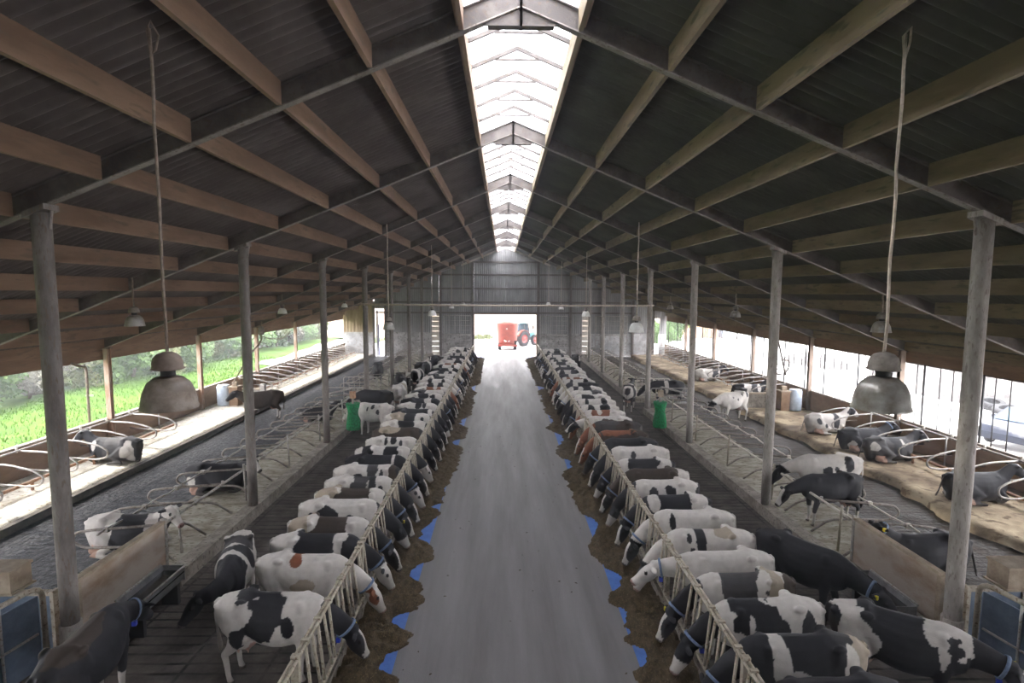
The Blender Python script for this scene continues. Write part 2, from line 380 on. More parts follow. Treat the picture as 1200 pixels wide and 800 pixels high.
# rafters
def rafter(k, s):
    y = FY(k); b = MB(); t = 0.006; fw = 0.065
    def line(x): return rz(x)
    D = 0.33
    xa, xb = 0.0, 15.45
    def beam(y0, y1, o0, o1):
        b.hexa([(s * xa, y0, rz(xa) + o0), (s * xb, y0, rz(xb) + o0), (s * xb, y1, rz(xb) + o0), (s * xa, y1, rz(xa) + o0),
                (s * xa, y0, rz(xa) + o1), (s * xb, y0, rz(xb) + o1), (s * xb, y1, rz(xb) + o1), (s * xa, y1, rz(xa) + o1)])
    beam(y - 0.012, y + 0.012, 0.02, D - 0.015); beam(y - fw, y + fw, D - 0.02, D)
    # haunch plate at the ridge
    g = [(0, 9.93), (s * 0.42, 9.93), (s * 0.55, rz(0.55)), (0, rz(0))]
    b.prism_y(g, y - 0.02, y + 0.02)
    b.box(min(0, s * 0.48), max(0, s * 0.48), y - fw, y + fw, 9.91, 9.93)
    b.box(-0.02, 0.02, y - fw, y + fw, 9.9, rz(0) + D)
    struct(b.build('roof_beam_frame', 'beam'))
    b = MB(); beam(y - fw, y + fw, 0, 0.02); struct(b.build('roof_beam_flange', 'flange_lit'))  # bottom flange in its own paler tone, painted as if lit
for k in range(-1, 8):
    for s in (-1, 1): rafter(k, s)

# unseen ridge behind the viewpoint, closed to darken the foreground; sides stay open
for s, nm in ((-1, 'west'), (1, 'east')):
    b = MB(); ya, yb = Y0, FY(0) + .1
    b.hexa([(0, ya, sz(0) + .02), (s * .95, ya, sz(.95) + .02), (s * .95, yb, sz(.95) + .02), (0, yb, sz(0) + .02), (0, ya, sz(0) + .06), (s * .95, ya, sz(.95) + .06), (s * .95, yb, sz(.95) + .06), (0, yb, sz(0) + .06)])
    struct(b.build('ceiling_ridge_shade_' + nm, 'sheet_brown'))
# ridge glazing with light A-frames
for k in range(0, 8):
    for s in (-1, 1):
        b = MB(); y0, y1 = FY(k) + 0.1, FY(k + 1) - 0.1
        t = 0.012
        b.hexa([(0, y0, sz(0) + 0.03), (s * 0.92, y0, sz(0.92) + 0.03), (s * 0.92, y1, sz(0.92) + 0.03), (0, y1, sz(0) + 0.03)] + [(0, y0, sz(0) + 0.03 + t), (s * 0.92, y0, sz(0.92) + 0.03 + t), (s * 0.92, y1, sz(0.92) + 0.03 + t), (0, y1, sz(0) + 0.03 + t)])
        struct(b.build('window_%d' % (1 + k * 2 + (s > 0)), 'roof_glazing'))
    for i in range(1, 6):
        y = FY(k) + BAY * i / 6; b = MB(); w = 0.025
        for s in (-1, 1):
            b.hexa([(0, y - w, sz(0) - 0.05), (s * 0.88, y - w, sz(0.88) - 0.05), (s * 0.88, y + w, sz(0.88) - 0.05), (0, y + w, sz(0) - 0.05), (0, y - w, sz(0) + 0.02), (s * 0.88, y - w, sz(0.88) + 0.02), (s * 0.88, y + w, sz(0.88) + 0.02), (0, y + w, sz(0) + 0.02)])
        b.box(-0.40, 0.40, y - 0.015, y + 0.015, sz(0.40) - 0.07, sz(0.40) - 0.035)
        struct(b.build('roof_beam_glazing_bar', 'beam'))
for s in (-1, 1):
    b = MB(); x0, x1 = sorted((s * 0.83, s * 0.94)); b.box(x0, x1, Y0, Y1, sz(0.86) - 0.26, sz(0.86) + 0.03)
    struct(b.build('roof_beam_skylight_curb', 'purlin'))

# far gable wall with openings
def corr_wall(name, polys, y, m, pitch=0.2, amp=0.02):
    """vertical corrugated sheets; polys: list of (x0, x1, zbottom) up to the roof"""
    b = MB()
    for x0, x1, z0, ztop in polys:
        n = max(2, int((x1 - x0) / (pitch / 6)))
        vs = []; fs = []
        for i in range(n + 1):
            x = x0 + (x1 - x0) * i / n; w = amp * (1 if (i % 6) in (1, 2, 3) else 0)
            zt = sz(x) + 0.07 if ztop is None else ztop
            vs += [(x, y - w, z0), (x, y - w, zt)]
        for i in range(n): fs.append((2 * i, 2 * i + 2, 2 * i + 3, 2 * i + 1))
        b.add(vs, fs)
    return struct(b.build(name, m))
EY = Y1 + 0.2
corr_wall('wall_end_cladding', [(-12.5, -11.5, 4.55, None), (-11.5, -7.05, 2.3, None), (-7.05, -6.35, 4.3, None), (-6.35, -3.05, 2.2, None), (-3.05, 0, 4.08, None), (0, 3.0, 4.08, None), (3.0, 7.35, 2.2, None), (7.35, 8.0, 4.4, None), (8.0, 14.3, 2.2, None), (14.3, 14.8, 3.7, None), (14.8, 15.5, 2.2, None)], EY, 'cladding')
corr_wall('wall_end_timber', [(-15.5, -12.6, 2.3, None)], EY, 'timber_cladding', 0.3, 0.025)
def endbox(name, x0, x1, z0, z1, m, d=0.2): return struct(MB().box(x0, x1, EY, EY + d, z0, z1).build(name, m))
endbox('wall_end_plinth_one', -15.5, -12.6, 0, 2.3, 'plaster'); endbox('wall_end_plinth_two', -11.5, -7.05, 0, 2.3, 'dark_plaster')
endbox('wall_end_plinth_three', -6.35, -3.05, 0, 2.2, 'dark_plaster'); endbox('wall_end_plinth_four', 3.0, 7.35, 0, 2.2, 'dark_plaster')
endbox('wall_end_plinth_five', 8.0, 14.3, 0, 2.2, 'plaster'); endbox('wall_end_plinth_six', 14.8, 15.5, 0, 2.2, 'plaster')
b = MB()
for x in (-12.55, -11.45, -9.2, -6.2, -3.15, 3.1, 6.2, 9.2, 12.2, 14.2):
    b = MB().box(x - 0.1, x + 0.1, EY - 0.22, EY - 0.02, 0, min(rz(x) + 0.2, 9.9)); struct(b.build('column_end_wall', 'beam'))
for z, xa in ((4.1, 12.4), (5.1, 12.0), (6.4, 9.4), (7.7, 6.2), (8.9, 3.2)):
    struct(MB().box(-xa, xa, EY - 0.12, EY - 0.03, z, z + 0.16).build('beam_end_wall', 'beam'))
struct(MB().box(-3.1, 3.05, EY - 0.1, EY + 0.25, 4.02, 4.14).build('lintel_end_door', 'purlin'))
for x in (-3.05, 3.0): struct(MB().box(x - 0.06, x + 0.06, EY - 0.1, EY + 0.25, 0, 4.08).build('jamb_end_door', 'purlin'))
# white ridge flashing of the gable
for s in (-1, 1):
    b = MB(); x1 = 4.2
    b.hexa([(0, EY - 0.3, rz(0) + 0.12), (s * x1, EY - 0.3, rz(x1) + 0.12), (s * x1, EY - 0.24, rz(x1) + 0.12), (0, EY - 0.24, rz(0) + 0.12), (0, EY - 0.3, rz(0) + 0.3), (s * x1, EY - 0.3, rz(x1) + 0.3), (s * x1, EY - 0.24, rz(x1) + 0.3), (0, EY - 0.24, rz(0) + 0.3)])
    struct(b.build('trim_gable', 'galv_pale'))
# near gable (behind the camera)
corr_wall('wall_near', [(-15.5, -4.5, 0, None), (-4.5, 0, 0, None), (0, 4.5, 0, None), (4.5, 15.5, 0, None)], Y0, 'cladding', 0.4)

# slatted blind strips (narrow openings closed with stacked boards)
def slot_boards(x0, x1, z0, z1, label):
    t = empty('louvre_panel', (0.5 * (x0 + x1), EY, z0))
    n = 9
    for i in range(n):
        z = (z1 - z0) * i / n
        MB().box(-(x1 - x0) / 2, (x1 - x0) / 2, 0.0, 0.05, z + 0.012, z + (z1 - z0) / n - 0.012).build('slat', 'galv_pale', t)
    tag(t, label, 'louvre')
slot_boards(-7.08, -6.32, 0.02, 4.32, 'tall pale slatted louvre in the end wall, left of the wide doorway')
slot_boards(7.32, 8.03, 0.02, 4.42, 'tall pale slatted louvre in the end wall, right of the wide doorway')

# mesh sliding gates folded beside the doorway
def mesh_gate(x0, x1, label):
    t = empty('mesh_gate', (x0, EY - 0.3, 0.0)); w = x1 - x0
    b = MB()
    for (p, q) in (((0, 0, .2), (0, 0, 3.9)), ((w, 0, .2), (w, 0, 3.9)), ((0, 0, .2), (w, 0, .2)), ((0, 0, 3.9), (w, 0, 3.9)), ((0, 0, 2.1), (w, 0, 2.1))): b.tube([p, q], 0.035, 6)
    b.build('frame', 'galv', t)
    g = MB()
    n = 5
    for i in range(1, n): g.tube([(w * i / n, 0, .2), (w * i / n, 0, 3.9)], 0.014, 5)
    for i in range(1, 8): g.tube([(0, 0, .2 + 3.7 * i / 8), (w, 0, .2 + 3.7 * i / 8)], 0.014, 5)
    g.build('grid', 'galv', t)
    tag(t, label, 'gate')
mesh_gate(-5.9, -3.3, 'tall grid gate slid open against the end wall, left of the doorway')
mesh_gate(3.3, 5.9, 'tall grid gate slid open against the end wall, right of the doorway')
mesh_gate(8.6, 11.6, 'tall grid gate against the pale end wall behind the right back alley')
# blue-edged door leaf standing in the small open doorway of the end wall
t = empty('side_door', (-12.45, EY + 0.35, 0.0)); MB().box(0, 0.22, 0, 0.05, 0, 4.4).build('door_leaf', 'plaster', t); MB().box(0.22, 0.30, -0.01, 0.06, 0, 3.0).build('edge_strip', 'blue_plastic', t)
tag(t, 'narrow pale door leaf with dark blue edge in the small end wall opening', 'door')

# ------------------------------------------------------------------ posts
def post_mesh(h, r, m):
    b = MB(); n = 9
    b.tube([(0, 0, h * i / (n - 1)) for i in range(n)], r, 18)
    return b.mesh('shaft', m)
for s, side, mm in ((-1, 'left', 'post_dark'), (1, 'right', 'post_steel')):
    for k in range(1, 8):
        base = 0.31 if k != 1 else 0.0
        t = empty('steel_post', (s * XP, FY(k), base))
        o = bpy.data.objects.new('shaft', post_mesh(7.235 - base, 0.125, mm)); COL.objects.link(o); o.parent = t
        hp = MB(); za, zb = 7.3 - base + SL * .16, 7.3 - base - SL * .16
        if s < 0: za, zb = zb, za
        hp.hexa([(-.16, -.14, za - .09), (.16, -.14, zb - .09), (.16, .14, zb - .09), (-.16, .14, za - .09), (-.16, -.14, za - .006), (.16, -.14, zb - .006), (.16, .14, zb - .006), (-.16, .14, za - .006)])
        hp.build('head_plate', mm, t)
        if k == 1:
            MB().tube([(0, 0, 0.02), (0, 0, 0.9)], 0.15, 16).build('sleeve', 'post_steel', t)
        MB().tube([(-s * 0.12, 0, 7.3 - base - 0.30), (-s * 0.16, 0, 7.3 - base - 0.03)], 0.022, 6).build('bracket', 'post_steel', t)
        tag(t, '%s round steel roof post from the camera in the %s row' % (ordw(k - 1), side), 'post')
    for k in range(1, 8):
        t = empty('wall_post', (s * (XO - 0.12), FY(k), 0.0)); zt = rz(XO - .1)
        b = MB(); b.box(-0.09, 0.09, -0.09, -0.075, 0, zt); b.box(-0.09, 0.09, 0.075, 0.09, 0, zt); b.box(-0.02, 0.02, -0.075, 0.075, 0, zt)
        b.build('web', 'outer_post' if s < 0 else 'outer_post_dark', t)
        MB().box(-0.16, 0.16, -0.1, 0.1, zt - 0.02, zt).build('cap_plate', 'beam', t)
        tag(t, '%s steel post from the camera along the %s outer wall, under the eave' % (ordw(k - 1), side), 'post')

# cross pipe between the fourth posts
b = MB(); b.tube([(-XP - 0.15, FY(4) - 0.16, 5.50), (0, FY(4) - 0.16, 5.46), (XP + 0.15, FY(4) - 0.16, 5.50)], 0.045, 8)
t = empty('cross_pipe', (0, 0, 0)); b.build('pipe', 'rope', t)
for s in (-1, 1): MB().tube([(s * XP, FY(4) - 0.2, 5.44), (s * XP, FY(4) - 0.2, 5.56)], 0.03, 6).build('clamp', 'galv', t)
tag(t, 'long thin pipe running across the barn between two rows of posts', 'pipe')

# ------------------------------------------------------------------ feed strips (uneven heaps along both barriers)
def feed(s, recess, name, label):
    ys = np.arange(4.0, Y1 - 1.5, 0.045); nx = 34
    P = []
    xs = np.linspace(1.55, 2.93, nx)
    YY, XX = np.meshgrid(ys, xs, indexing='ij')
    pts = np.stack([XX.ravel() * 1.0, YY.ravel() * 0.55, np.full(XX.size, 2.0 + s)], 1)
    edge = 1.90 + 0.20 * (fbm(np.stack([ys * 0.8, ys * 0 + s, ys * 0], 1), 21, 3) - 0.5) * 2 - 0.003 * ys * 0
    edge = edge + 0.10 * (fbm(np.stack([ys * 4.5, ys * 0 + s, ys * 0], 1), 27, 2) - 0.5) * 2
    for (yc, w, d) in recess: edge = edge + (d + .10) * np.exp(-((ys - yc) / w) ** 4)
    n1 = fbm(pts * 2.2, 31, 3).reshape(XX.shape); n2 = fbm(pts * np.array([8, 13, 1.0]), 33, 3).reshape(XX.shape)
    d = XX - edge[:, None]
    h = 0.02 + np.clip(d * 2.2, -0.3, 1) * (0.05 + 0.12 * n1) + 0.22 * (n2 - 0.5) * np.clip(d * 5, 0, 1)
    h = np.where(d > 0.0, np.maximum(h, 0.012 + 0.02 * n2), h)
    h = np.where(d < -0.02, np.minimum(h, -0.01) - 0.02, h)
    # the cows keep a trodden groove nearest the barrier
    vs = np.stack([s * XX.ravel(), YY.ravel(), h.ravel()], 1).tolist(); fs = []
    for i in range(len(ys) - 1):
        for j in range(nx - 1):
            q = (i * nx + j, i * nx + j + 1, (i + 1) * nx + j + 1, (i + 1) * nx + j)
            fs.append(q if s > 0 else q[::-1])
    o = MB().add(vs, fs, True).build(name, 'feed'); tag(o, label, 'feed', kind='stuff')
feed(-1, [(7.4, .2, .3), (8.45, .3, .32), (9.55, .28, .28), (11.3, .4, .27), (13.2, .75, .22), (14.9, .2, .15), (21.5, .5, .3), (25, .8, .3), (34, .9, .3)], 'silage', 'brown silage strip spread along the left feed barrier')
feed(1, [(7.5, .3, .25), (8.5, .3, .2), (9.5, .45, .2), (10.9, .4, .2), (13.5, .75, .26), (18.7, .7, .24), (22.3, 1.1, .2), (25.4, 1.2, .2), (34, .8, .3)], 'silage', 'brown silage strip spread along the right feed barrier')

# loose crumbs on the lane
b = MB()
for i in range(150):
    x = random.uniform(-1.9, 1.9); y = 5 + 20 * random.random() ** 1.3; r = random.uniform(0.006, 0.022)
    if abs(x) < 1.2 and random.random() < 0.6: continue
    a = random.uniform(0, PI); c, q = math.cos(a) * r * 2, math.sin(a) * r * 2
    b.add([(x - c, y - q, 0.003), (x + q * .5, y - c * .5, 0.004), (x + c, y + q, 0.003), (x - q * .5, y + c * .5, 0.004), (x, y, 0.016)], [(0, 1, 4), (1, 2, 4), (2, 3, 4), (3, 0, 4)])
tag(b.build('feed_crumbs', 'feed'), 'scattered dark feed crumbs on the grey concrete lane', 'feed', kind='stuff')
SKY, SUN, EXPO, HAZE = 8.5, 4.8, 0.8, 0.003
# ================================================================== COWS
PAL = {'W': (0.52, 0.49, 0.46), 'K': (0.020, 0.020, 0.024), 'D': (0.050, 0.038, 0.031), 'N': (0.20, 0.075, 0.040), 'T': (0.33, 0.28, 0.22), 'G': (0.055, 0.053, 0.055)}

def cap_rings(rings):
    """closed loft through rings (lists of points)"""
    n = len(rings[0]); vs = [p for r in rings for p in r]; fs = []
    for i in range(len(rings) - 1):
        for k in range(n):
            k2 = (k + 1) % n; fs.append((i * n + k, i * n + k2, (i + 1) * n + k2, (i + 1) * n + k))
    fs.append(tuple(range(n - 1, -1, -1))); b = (len(rings) - 1) * n; fs.append(tuple(range(b, b + n)))
    return vs, fs

def path_loft(pts, rads, side=(0, 1, 0), seg=14):
    """loft along a path; rads = (half height, half width)"""
    P = [V(p) for p in pts]; rings = []
    S = V(side)
    for i, p in enumerate(P):
        t = (P[min(i + 1, len(P) - 1)] - P[max(i - 1, 0)]).normalized()
        u = (S - t * S.dot(t)).normalized(); w = t.cross(u)
        a, b = rads[i] if isinstance(rads[i], tuple) else (rads[i], rads[i])
        rings.append([p + u * (math.cos(q) * b) + w * (math.sin(q) * a) for q in [2 * PI * k / seg for k in range(seg)]])
    return cap_rings(rings)

BODY = [(-0.875, 1.25, 1.02, 0.095, 1.13, .8), (-0.83, 1.335, 0.90, 0.165, 1.12, .7), (-0.74, 1.385, 0.78, 0.215, 1.15, .72), (-0.60, 1.405, 0.72, 0.250, 1.18, .72),
        (-0.47, 1.43, 0.69, 0.272, 1.22, .62), (-0.38, 1.445, 0.68, 0.282, 1.22, .62), (-0.28, 1.43, 0.665, 0.290, 1.08, 1.2), (-0.12, 1.418, 0.63, 0.335, 0.98, 1.28), (0.05, 1.41, 0.595, 0.358, 0.96, 1.15),
        (0.22, 1.405, 0.59, 0.345, 0.96, 1.05), (0.38, 1.415, 0.61, 0.300, 0.98, 1.12), (0.54, 1.43, 0.66, 0.255, 1.02, 1.2), (0.68, 1.40, 0.72, 0.215, 1.04, 1.1), (0.80, 1.33, 0.80, 0.165, 1.06, 1.0)]
POSES = {
    'feed': [(.50, 1.07), (.72, 1.07), (.95, .97), (1.12, .81), (1.25, .66)], 'feed_dir': (.45, -.89),
    'reach': [(.50, 1.08), (.72, 1.14), (.97, 1.12), (1.18, 1.10), (1.34, 1.07)], 'reach_dir': (.80, -.60),
    'stand': [(.50, 1.08), (.72, 1.18), (.93, 1.28), (1.10, 1.39), (1.22, 1.46)], 'stand_dir': (.74, -.67),
    'low': [(.50, 1.08), (.72, 1.12), (.95, 1.08), (1.16, 1.02), (1.32, .97)], 'low_dir': (.62, -.78),
    'drink': [(.50, 1.08), (.72, 1.11), (.95, 1.05), (1.16, .99), (1.32, .95)], 'drink_dir': (.72, -.69),
    'lie': [(.48, .47), (.68, .58), (.86, .75), (1.00, .90), (1.10, .98)], 'lie_dir': (.80, -.60),
}
NECKR = [(.33, .24), (.27, .165), (.20, .115), (.165, .098), (.145, .092)]
COWC = {}
def cow_base(pose, yaw, voxel):
    key = (pose, round(yaw, 2), voxel)
    if key in COWC: return COWC[key]
    lie = pose == 'lie'
    parts = []
    seg = 20
    rings = []
    for x, zt, zb, w, zw, pt_ in BODY:
        if lie:
            zt -= .60; zb = max(0.0, zb - .62); zw -= .60; w *= 1.10
            zb = 0.0 if -0.8 < x < .7 else zb + .03
        r = []
        for k in range(seg):
            a = 2 * PI * k / seg; c, s_ = math.cos(a), math.sin(a)
            y = w * math.copysign(abs(c) ** (pt_ if s_ > 0 else .86), c)
            h = (zt - zw) if s_ > 0 else (zw - zb)
            z = zw + h * math.copysign(abs(s_) ** (.95 if s_ > 0 else .9), s_)
            r.append(V((x, y, z)))
        rings.append(r)
    parts.append(cap_rings(rings))
    dz = -.60 if lie else 0
    def ball(c, r, sc=(1, 1, 1)):
        rr = []
        for i in range(1, 8):
            th = PI * i / 8
            rr.append([V((c[0] + r * sc[0] * math.sin(th) * math.cos(2 * PI * k / 10), c[1] + r * sc[1] * math.sin(th) * math.sin(2 * PI * k / 10), c[2] + r * sc[2] * math.cos(th))) for k in range(10)])
        parts.append(cap_rings(rr))
    for s in (-1, 1):
        ball((-.40, s * .232, 1.375 + dz), .062, (1.6, .9, .9)); ball((-.80, s * .125, 1.275 + dz), .055, (1.4, 1, 1)); ball((.50, s * .155, 1.13 + dz), .14, (.9, .6, 1.8))
    # neck and head, bent sideways by yaw
    pts = []
    base = POSES[pose]
    for i, (x, z) in enumerate(base):
        a = yaw * max(0, i - 1) / 3.0; dx = x - .72
        y = math.sin(a) * dx * .75; xx = .72 + dx * math.cos(a * .75) if dx > 0 else x
        pts.append(V((xx, y, z)))
    sd = V((-math.sin(yaw * .8), math.cos(yaw * .8), 0))
    parts.append(path_loft(pts, NECKR, sd, 16))
    dx, dzv = POSES[pose + '_dir']
    hd = V((dx * math.cos(yaw), dx * math.sin(yaw), dzv)).normalized(); hs = V((-math.sin(yaw), math.cos(yaw), 0)); hn = hs.cross(hd) * -1
    if hn.z < 0 and abs(hn.z) > .05: hn = -hn
    p0 = pts[-1] + hn * -.01
    HL = .50
    prof = [(-.06, .09, .075, 0), (0, .125, .095, 0), (.10, .145, .115, -.015), (.2, .14, .105, -.02), (.30, .115, .082, -.02), (.40, .088, .070, -.015), (.47, .082, .074, -.01), (.505, .055, .052, -.012)]
    hp = [p0 + hd * d + hn * o for d, a, b_, o in prof]
    parts.append(path_loft(hp, [(a, b_) for d, a, b_, o in prof], hs, 14))
    eyes = []
    for s in (-1, 1):
        e = p0 + hd * .15 + hs * s * .105 + hn * .055; eyes.append(e); ball(e, .027)
        q = p0 + hd * .0 + hs * s * .09 + hn * .05
        tip = q + hs * s * .19 - hn * .015 - hd * .05 + V((0, 0, -.02))
        parts.append(path_loft([q, q.lerp(tip, .35), q.lerp(tip, .75), tip], [(.03, .03), (.028, .06), (.022, .055), (.012, .015)], hd, 8))
    # legs
    def leg(p, r): parts.append(path_loft(p, r, (0, 1, 0), 10))
    if not lie:
        for s in (-1, 1):
            j = .04 * s
            leg([(.52, s * .15, 1.08), (.52, s * .185, .85), (.505, s * .185, .68), (.53 + j, s * .175, .42), (.525 + j, s * .17, .36), (.525 + j, s * .17, .15), (.54 + j, s * .17, .09), (.57 + j, s * .17, .0)],
                [(.15, .10), (.125, .085), (.085, .07), (.058, .055), (.05, .05), (.04, .04), (.045, .043), (.06, .052)])
            leg([(-.56, s * .14, 1.18), (-.52, s * .185, .95), (-.47, s * .205, .78), (-.60, s * .20, .60), (-.70, s * .195, .50), (-.68, s * .19, .40), (-.655, s * .185, .15), (-.64, s * .185, .09), (-.61, s * .185, 0)],
                [(.24, .12), (.22, .115), (.16, .09), (.085, .06), (.062, .05), (.05, .043), (.042, .04), (.045, .043), (.06, .052)])
        ball((-.46, 0, .66), .185, (1.15, 1.0, .9))
        for sx in (-.38, -.54):
            for s in (-1, 1): parts.append(path_loft([(sx, s * .075, .56), (sx, s * .08, .50), (sx, s * .08, .455)], [.024, .022, .016], (0, 1, 0), 8))
        tl = [(-.84, 0, 1.33), (-.90, 0, 1.27), (-.925, .01, 1.05), (-.92, .03, .8), (-.90, .04, .66), (-.89, .05, .5), (-.885, .05, .40)]
        parts.append(path_loft(tl, [.035, .034, .028, .024, .034, .042, .018], (0, 1, 0), 8))
    else:
        for s in (-1, 1):
            leg([(.48, s * .2, .42), (.60, s * .25, .26), (.78, s * .24, .10), (.62, s * .27, .065), (.44, s * .27, .055)], [(.12, .09), (.09, .07), (.06, .055), (.05, .045), (.045, .04)])
            leg([(-.58, s * .20, .50), (-.38, s * .29, .36), (-.10, s * .37, .22), (-.38, s * .42, .10), (-.52, s * .44, .075), (-.30, s * .48, .06), (-.04, s * .50, .055)], [(.24, .12), (.22, .13), (.13, .10), (.075, .06), (.06, .05), (.05, .045), (.05, .045)])
        ball((-.52, -.30, .13), .13, (1.1, 1.0, .9))
        parts.append(path_loft([(-.84, 0, .73), (-.92, .03, .55), (-.95, .1, .25), (-.93, .2, .06), (-.85, .3, .045)], [.034, .03, .026, .03, .02], (0, 1, 0), 8))
    m = MB()
    for vs, fs in parts: m.add(vs, fs)
    me = m.mesh('tmp', None); o = bpy.data.objects.new('tmp', me); COL.objects.link(o)
    md = o.modifiers.new('r', 'REMESH'); md.mode = 'VOXEL'; md.voxel_size = voxel; md.use_smooth_shade = True
    ms = o.modifiers.new('s', 'SMOOTH'); ms.factor = .5; ms.iterations = 3 if voxel < .03 else 2
    dg = bpy.context.evaluated_depsgraph_get()
    out = bpy.data.meshes.new_from_object(o.evaluated_get(dg))
    bpy.data.objects.remove(o); bpy.data.meshes.remove(me)
    n = len(out.vertices); co = np.empty(n * 3, np.float32); out.vertices.foreach_get('co', co); co = co.reshape(n, 3).astype(float)
    out.polygons.foreach_set('use_smooth', [True] * len(out.polygons))
    info = dict(mesh=out, co=co, p0=np.array(p0), hd=np.array(hd), hs=np.array(hs), hn=np.array(hn), eyes=[np.array(e) for e in eyes], pts=pts, sd=sd, lie=lie)
    COWC[key] = info
    return info

COWN = [0]
def coat_colors(I, base, blobs, neck, head, seed):
    co = I['co']; n = len(co); x, y, z = co.T
    zz = z + (.60 if I['lie'] else 0)
    col = np.empty((n, 3)); col[:] = PAL[base]
    nz = (fbm(co * 2.9 + seed * .61, seed, 3) - .5) * 2
    nz2 = (fbm(co * 9.0, seed + 5, 2) - .5) * 2
    nn = nz * 1.25 + nz2 * .25
    if blobs == 'rand':
        f = fbm(co * np.array([1.9, 1.9, 1.5]) + seed * 1.37, seed, 3)
        thr = {'W': .55, 'w': .62, 'K': .42}.get('W', .55)
        q = np.quantile(f, COAT_SHARE.get(seed, .5))
        col[f > q] = PAL['K']
        low = (zz < .55); col[low] = PAL['W']
    else:
        for c, cx, cz, rx, rzz, side in blobs:
            d = ((x - cx) / rx) ** 2 + ((zz - cz) / rzz) ** 2
            mk = d + nn * 1.1 < 1
            if side: mk &= (y * side > -.10 + .1 * nz)
            col[mk] = PAL[c]
    lowk = zz < .52 + .1 * nz
    if base == 'K' or base == 'D':
        lk = (zz < .40 + .12 * nz); col[lk] = PAL['W']
    # neck
    nm = (x > .80 + .10 * nn) & ~((z < .5) & (x < .85))
    if neck: col[nm] = PAL[neck]
    # head
    d = co - I['p0']; t = d @ I['hd']; l = d @ I['hs']; h = d @ I['hn']
    hm = (t > -.10) & (np.abs(h) < .22) & (np.abs(l) < .36) & (t < .6)
    if head == 'blaze':
        col[hm] = PAL['K']; bl = hm & (np.abs(l) < .045 + .03 * nz + .05 * np.clip((t - .25) * 4, 0, 1)) & (h > -.03); col[bl & (t > .0)] = PAL['W']
    elif head == 'white':
        col[hm] = PAL['W']; e = hm & (np.abs(l) > .12); col[e] = PAL['K']
    elif head == 'allwhite': col[hm] = PAL['W']
    elif head == 'brown':
        col[hm] = PAL['W']; e = hm & (np.abs(l) > .085 + .02 * nz) & (t < .3); col[e] = PAL['N']
    elif head == 'half':
        col[hm] = PAL['K']; e = hm & (t > .22 + .05 * nz); col[e] = PAL['W']
    elif head == 'redface':
        col[hm] = PAL['N']; bl = hm & (np.abs(l) < .05) & (h > 0); col[bl] = PAL['W']
    else:
        col[hm] = PAL['K']
    mz = (t > .455) & (np.abs(l) < .1) & (t < .56) & (np.abs(h) < .1); col[mz] = (0.28, 0.17, 0.15) if head in ('white', 'allwhite', 'brown', 'half') else (0.10, 0.085, 0.085)
    for s in (-1, 1):
        nd = np.linalg.norm(co - (I['p0'] + I['hd'] * .495 + I['hs'] * s * .035 + I['hn'] * .02), axis=1); col[nd < .017] = (.02, .015, .015)
    for e in I['eyes']:
        nd = np.linalg.norm(co - e, axis=1); col[nd < .036] = (.012, .01, .01)
    if not I['lie']:
        u = (np.abs(x + .46) < .2) & (np.abs(y) < .15) & (z < .66) & (z > .43) & (np.abs(np.abs(y)) < .13); col[u] = (0.40, 0.26, 0.22)
        hoof = z < .065; col[hoof] = (.06, .05, .045)
        dirt = np.clip((.55 - z) / .55, 0, 1)[:, None] * (.35 + .4 * nz2[:, None]); dirt = np.clip(dirt, 0, .75)
    else:
        u = (np.abs(x + .52) < .15) & (y < -.26) & (z < .25); col[u] = (0.42, 0.26, 0.20)
        dirt = np.clip((.25 - z) / .25, 0, 1)[:, None] * .35
    rump = np.clip((-.55 - x) / .3, 0, 1)[:, None] * np.clip(nz[:, None] * .5 + .15, 0, .45)
    dirt = np.maximum(dirt, rump * (zz[:, None] < 1.25))
    col = col * (1 - dirt) + np.array([.10, .078, .05]) * dirt
    return col
COAT_SHARE = {}

def band_on_neck(I, u, grow, w, name, m, parent):
    """collar: a closed strap round the neck at station u (0..4)"""
    i = int(u); f = u - i; P = I['pts']
    c = P[i].lerp(P[i + 1], f); t = (P[i + 1] - P[i]).normalized()
    a = NECKR[i][0] * (1 - f) + NECKR[i + 1][0] * f; b_ = NECKR[i][1] * (1 - f) + NECKR[i + 1][1] * f
    s = (I['sd'] - t * I['sd'].dot(t)).normalized(); n = t.cross(s)
    seg = 18; rings = []
    for off, g in ((-w, grow), (w, grow), (w, grow + .012), (-w, grow + .012)):
        rings.append([c + t * off + s * math.cos(2 * PI * k / seg) * (b_ + g) + n * math.sin(2 * PI * k / seg) * (a + g) for k in range(seg)])
    vs = [p for r in rings for p in r]; fs = []
    for i in range(4):
        j = (i + 1) % 4
        for k in range(seg):
            k2 = (k + 1) % seg; fs.append((i * seg + k, i * seg + k2, j * seg + k2, j * seg + k))
    o = MB().add(vs, fs, True).build(name, m, parent)
    low = min(rings[2], key=lambda p: p.z)
    return o, low

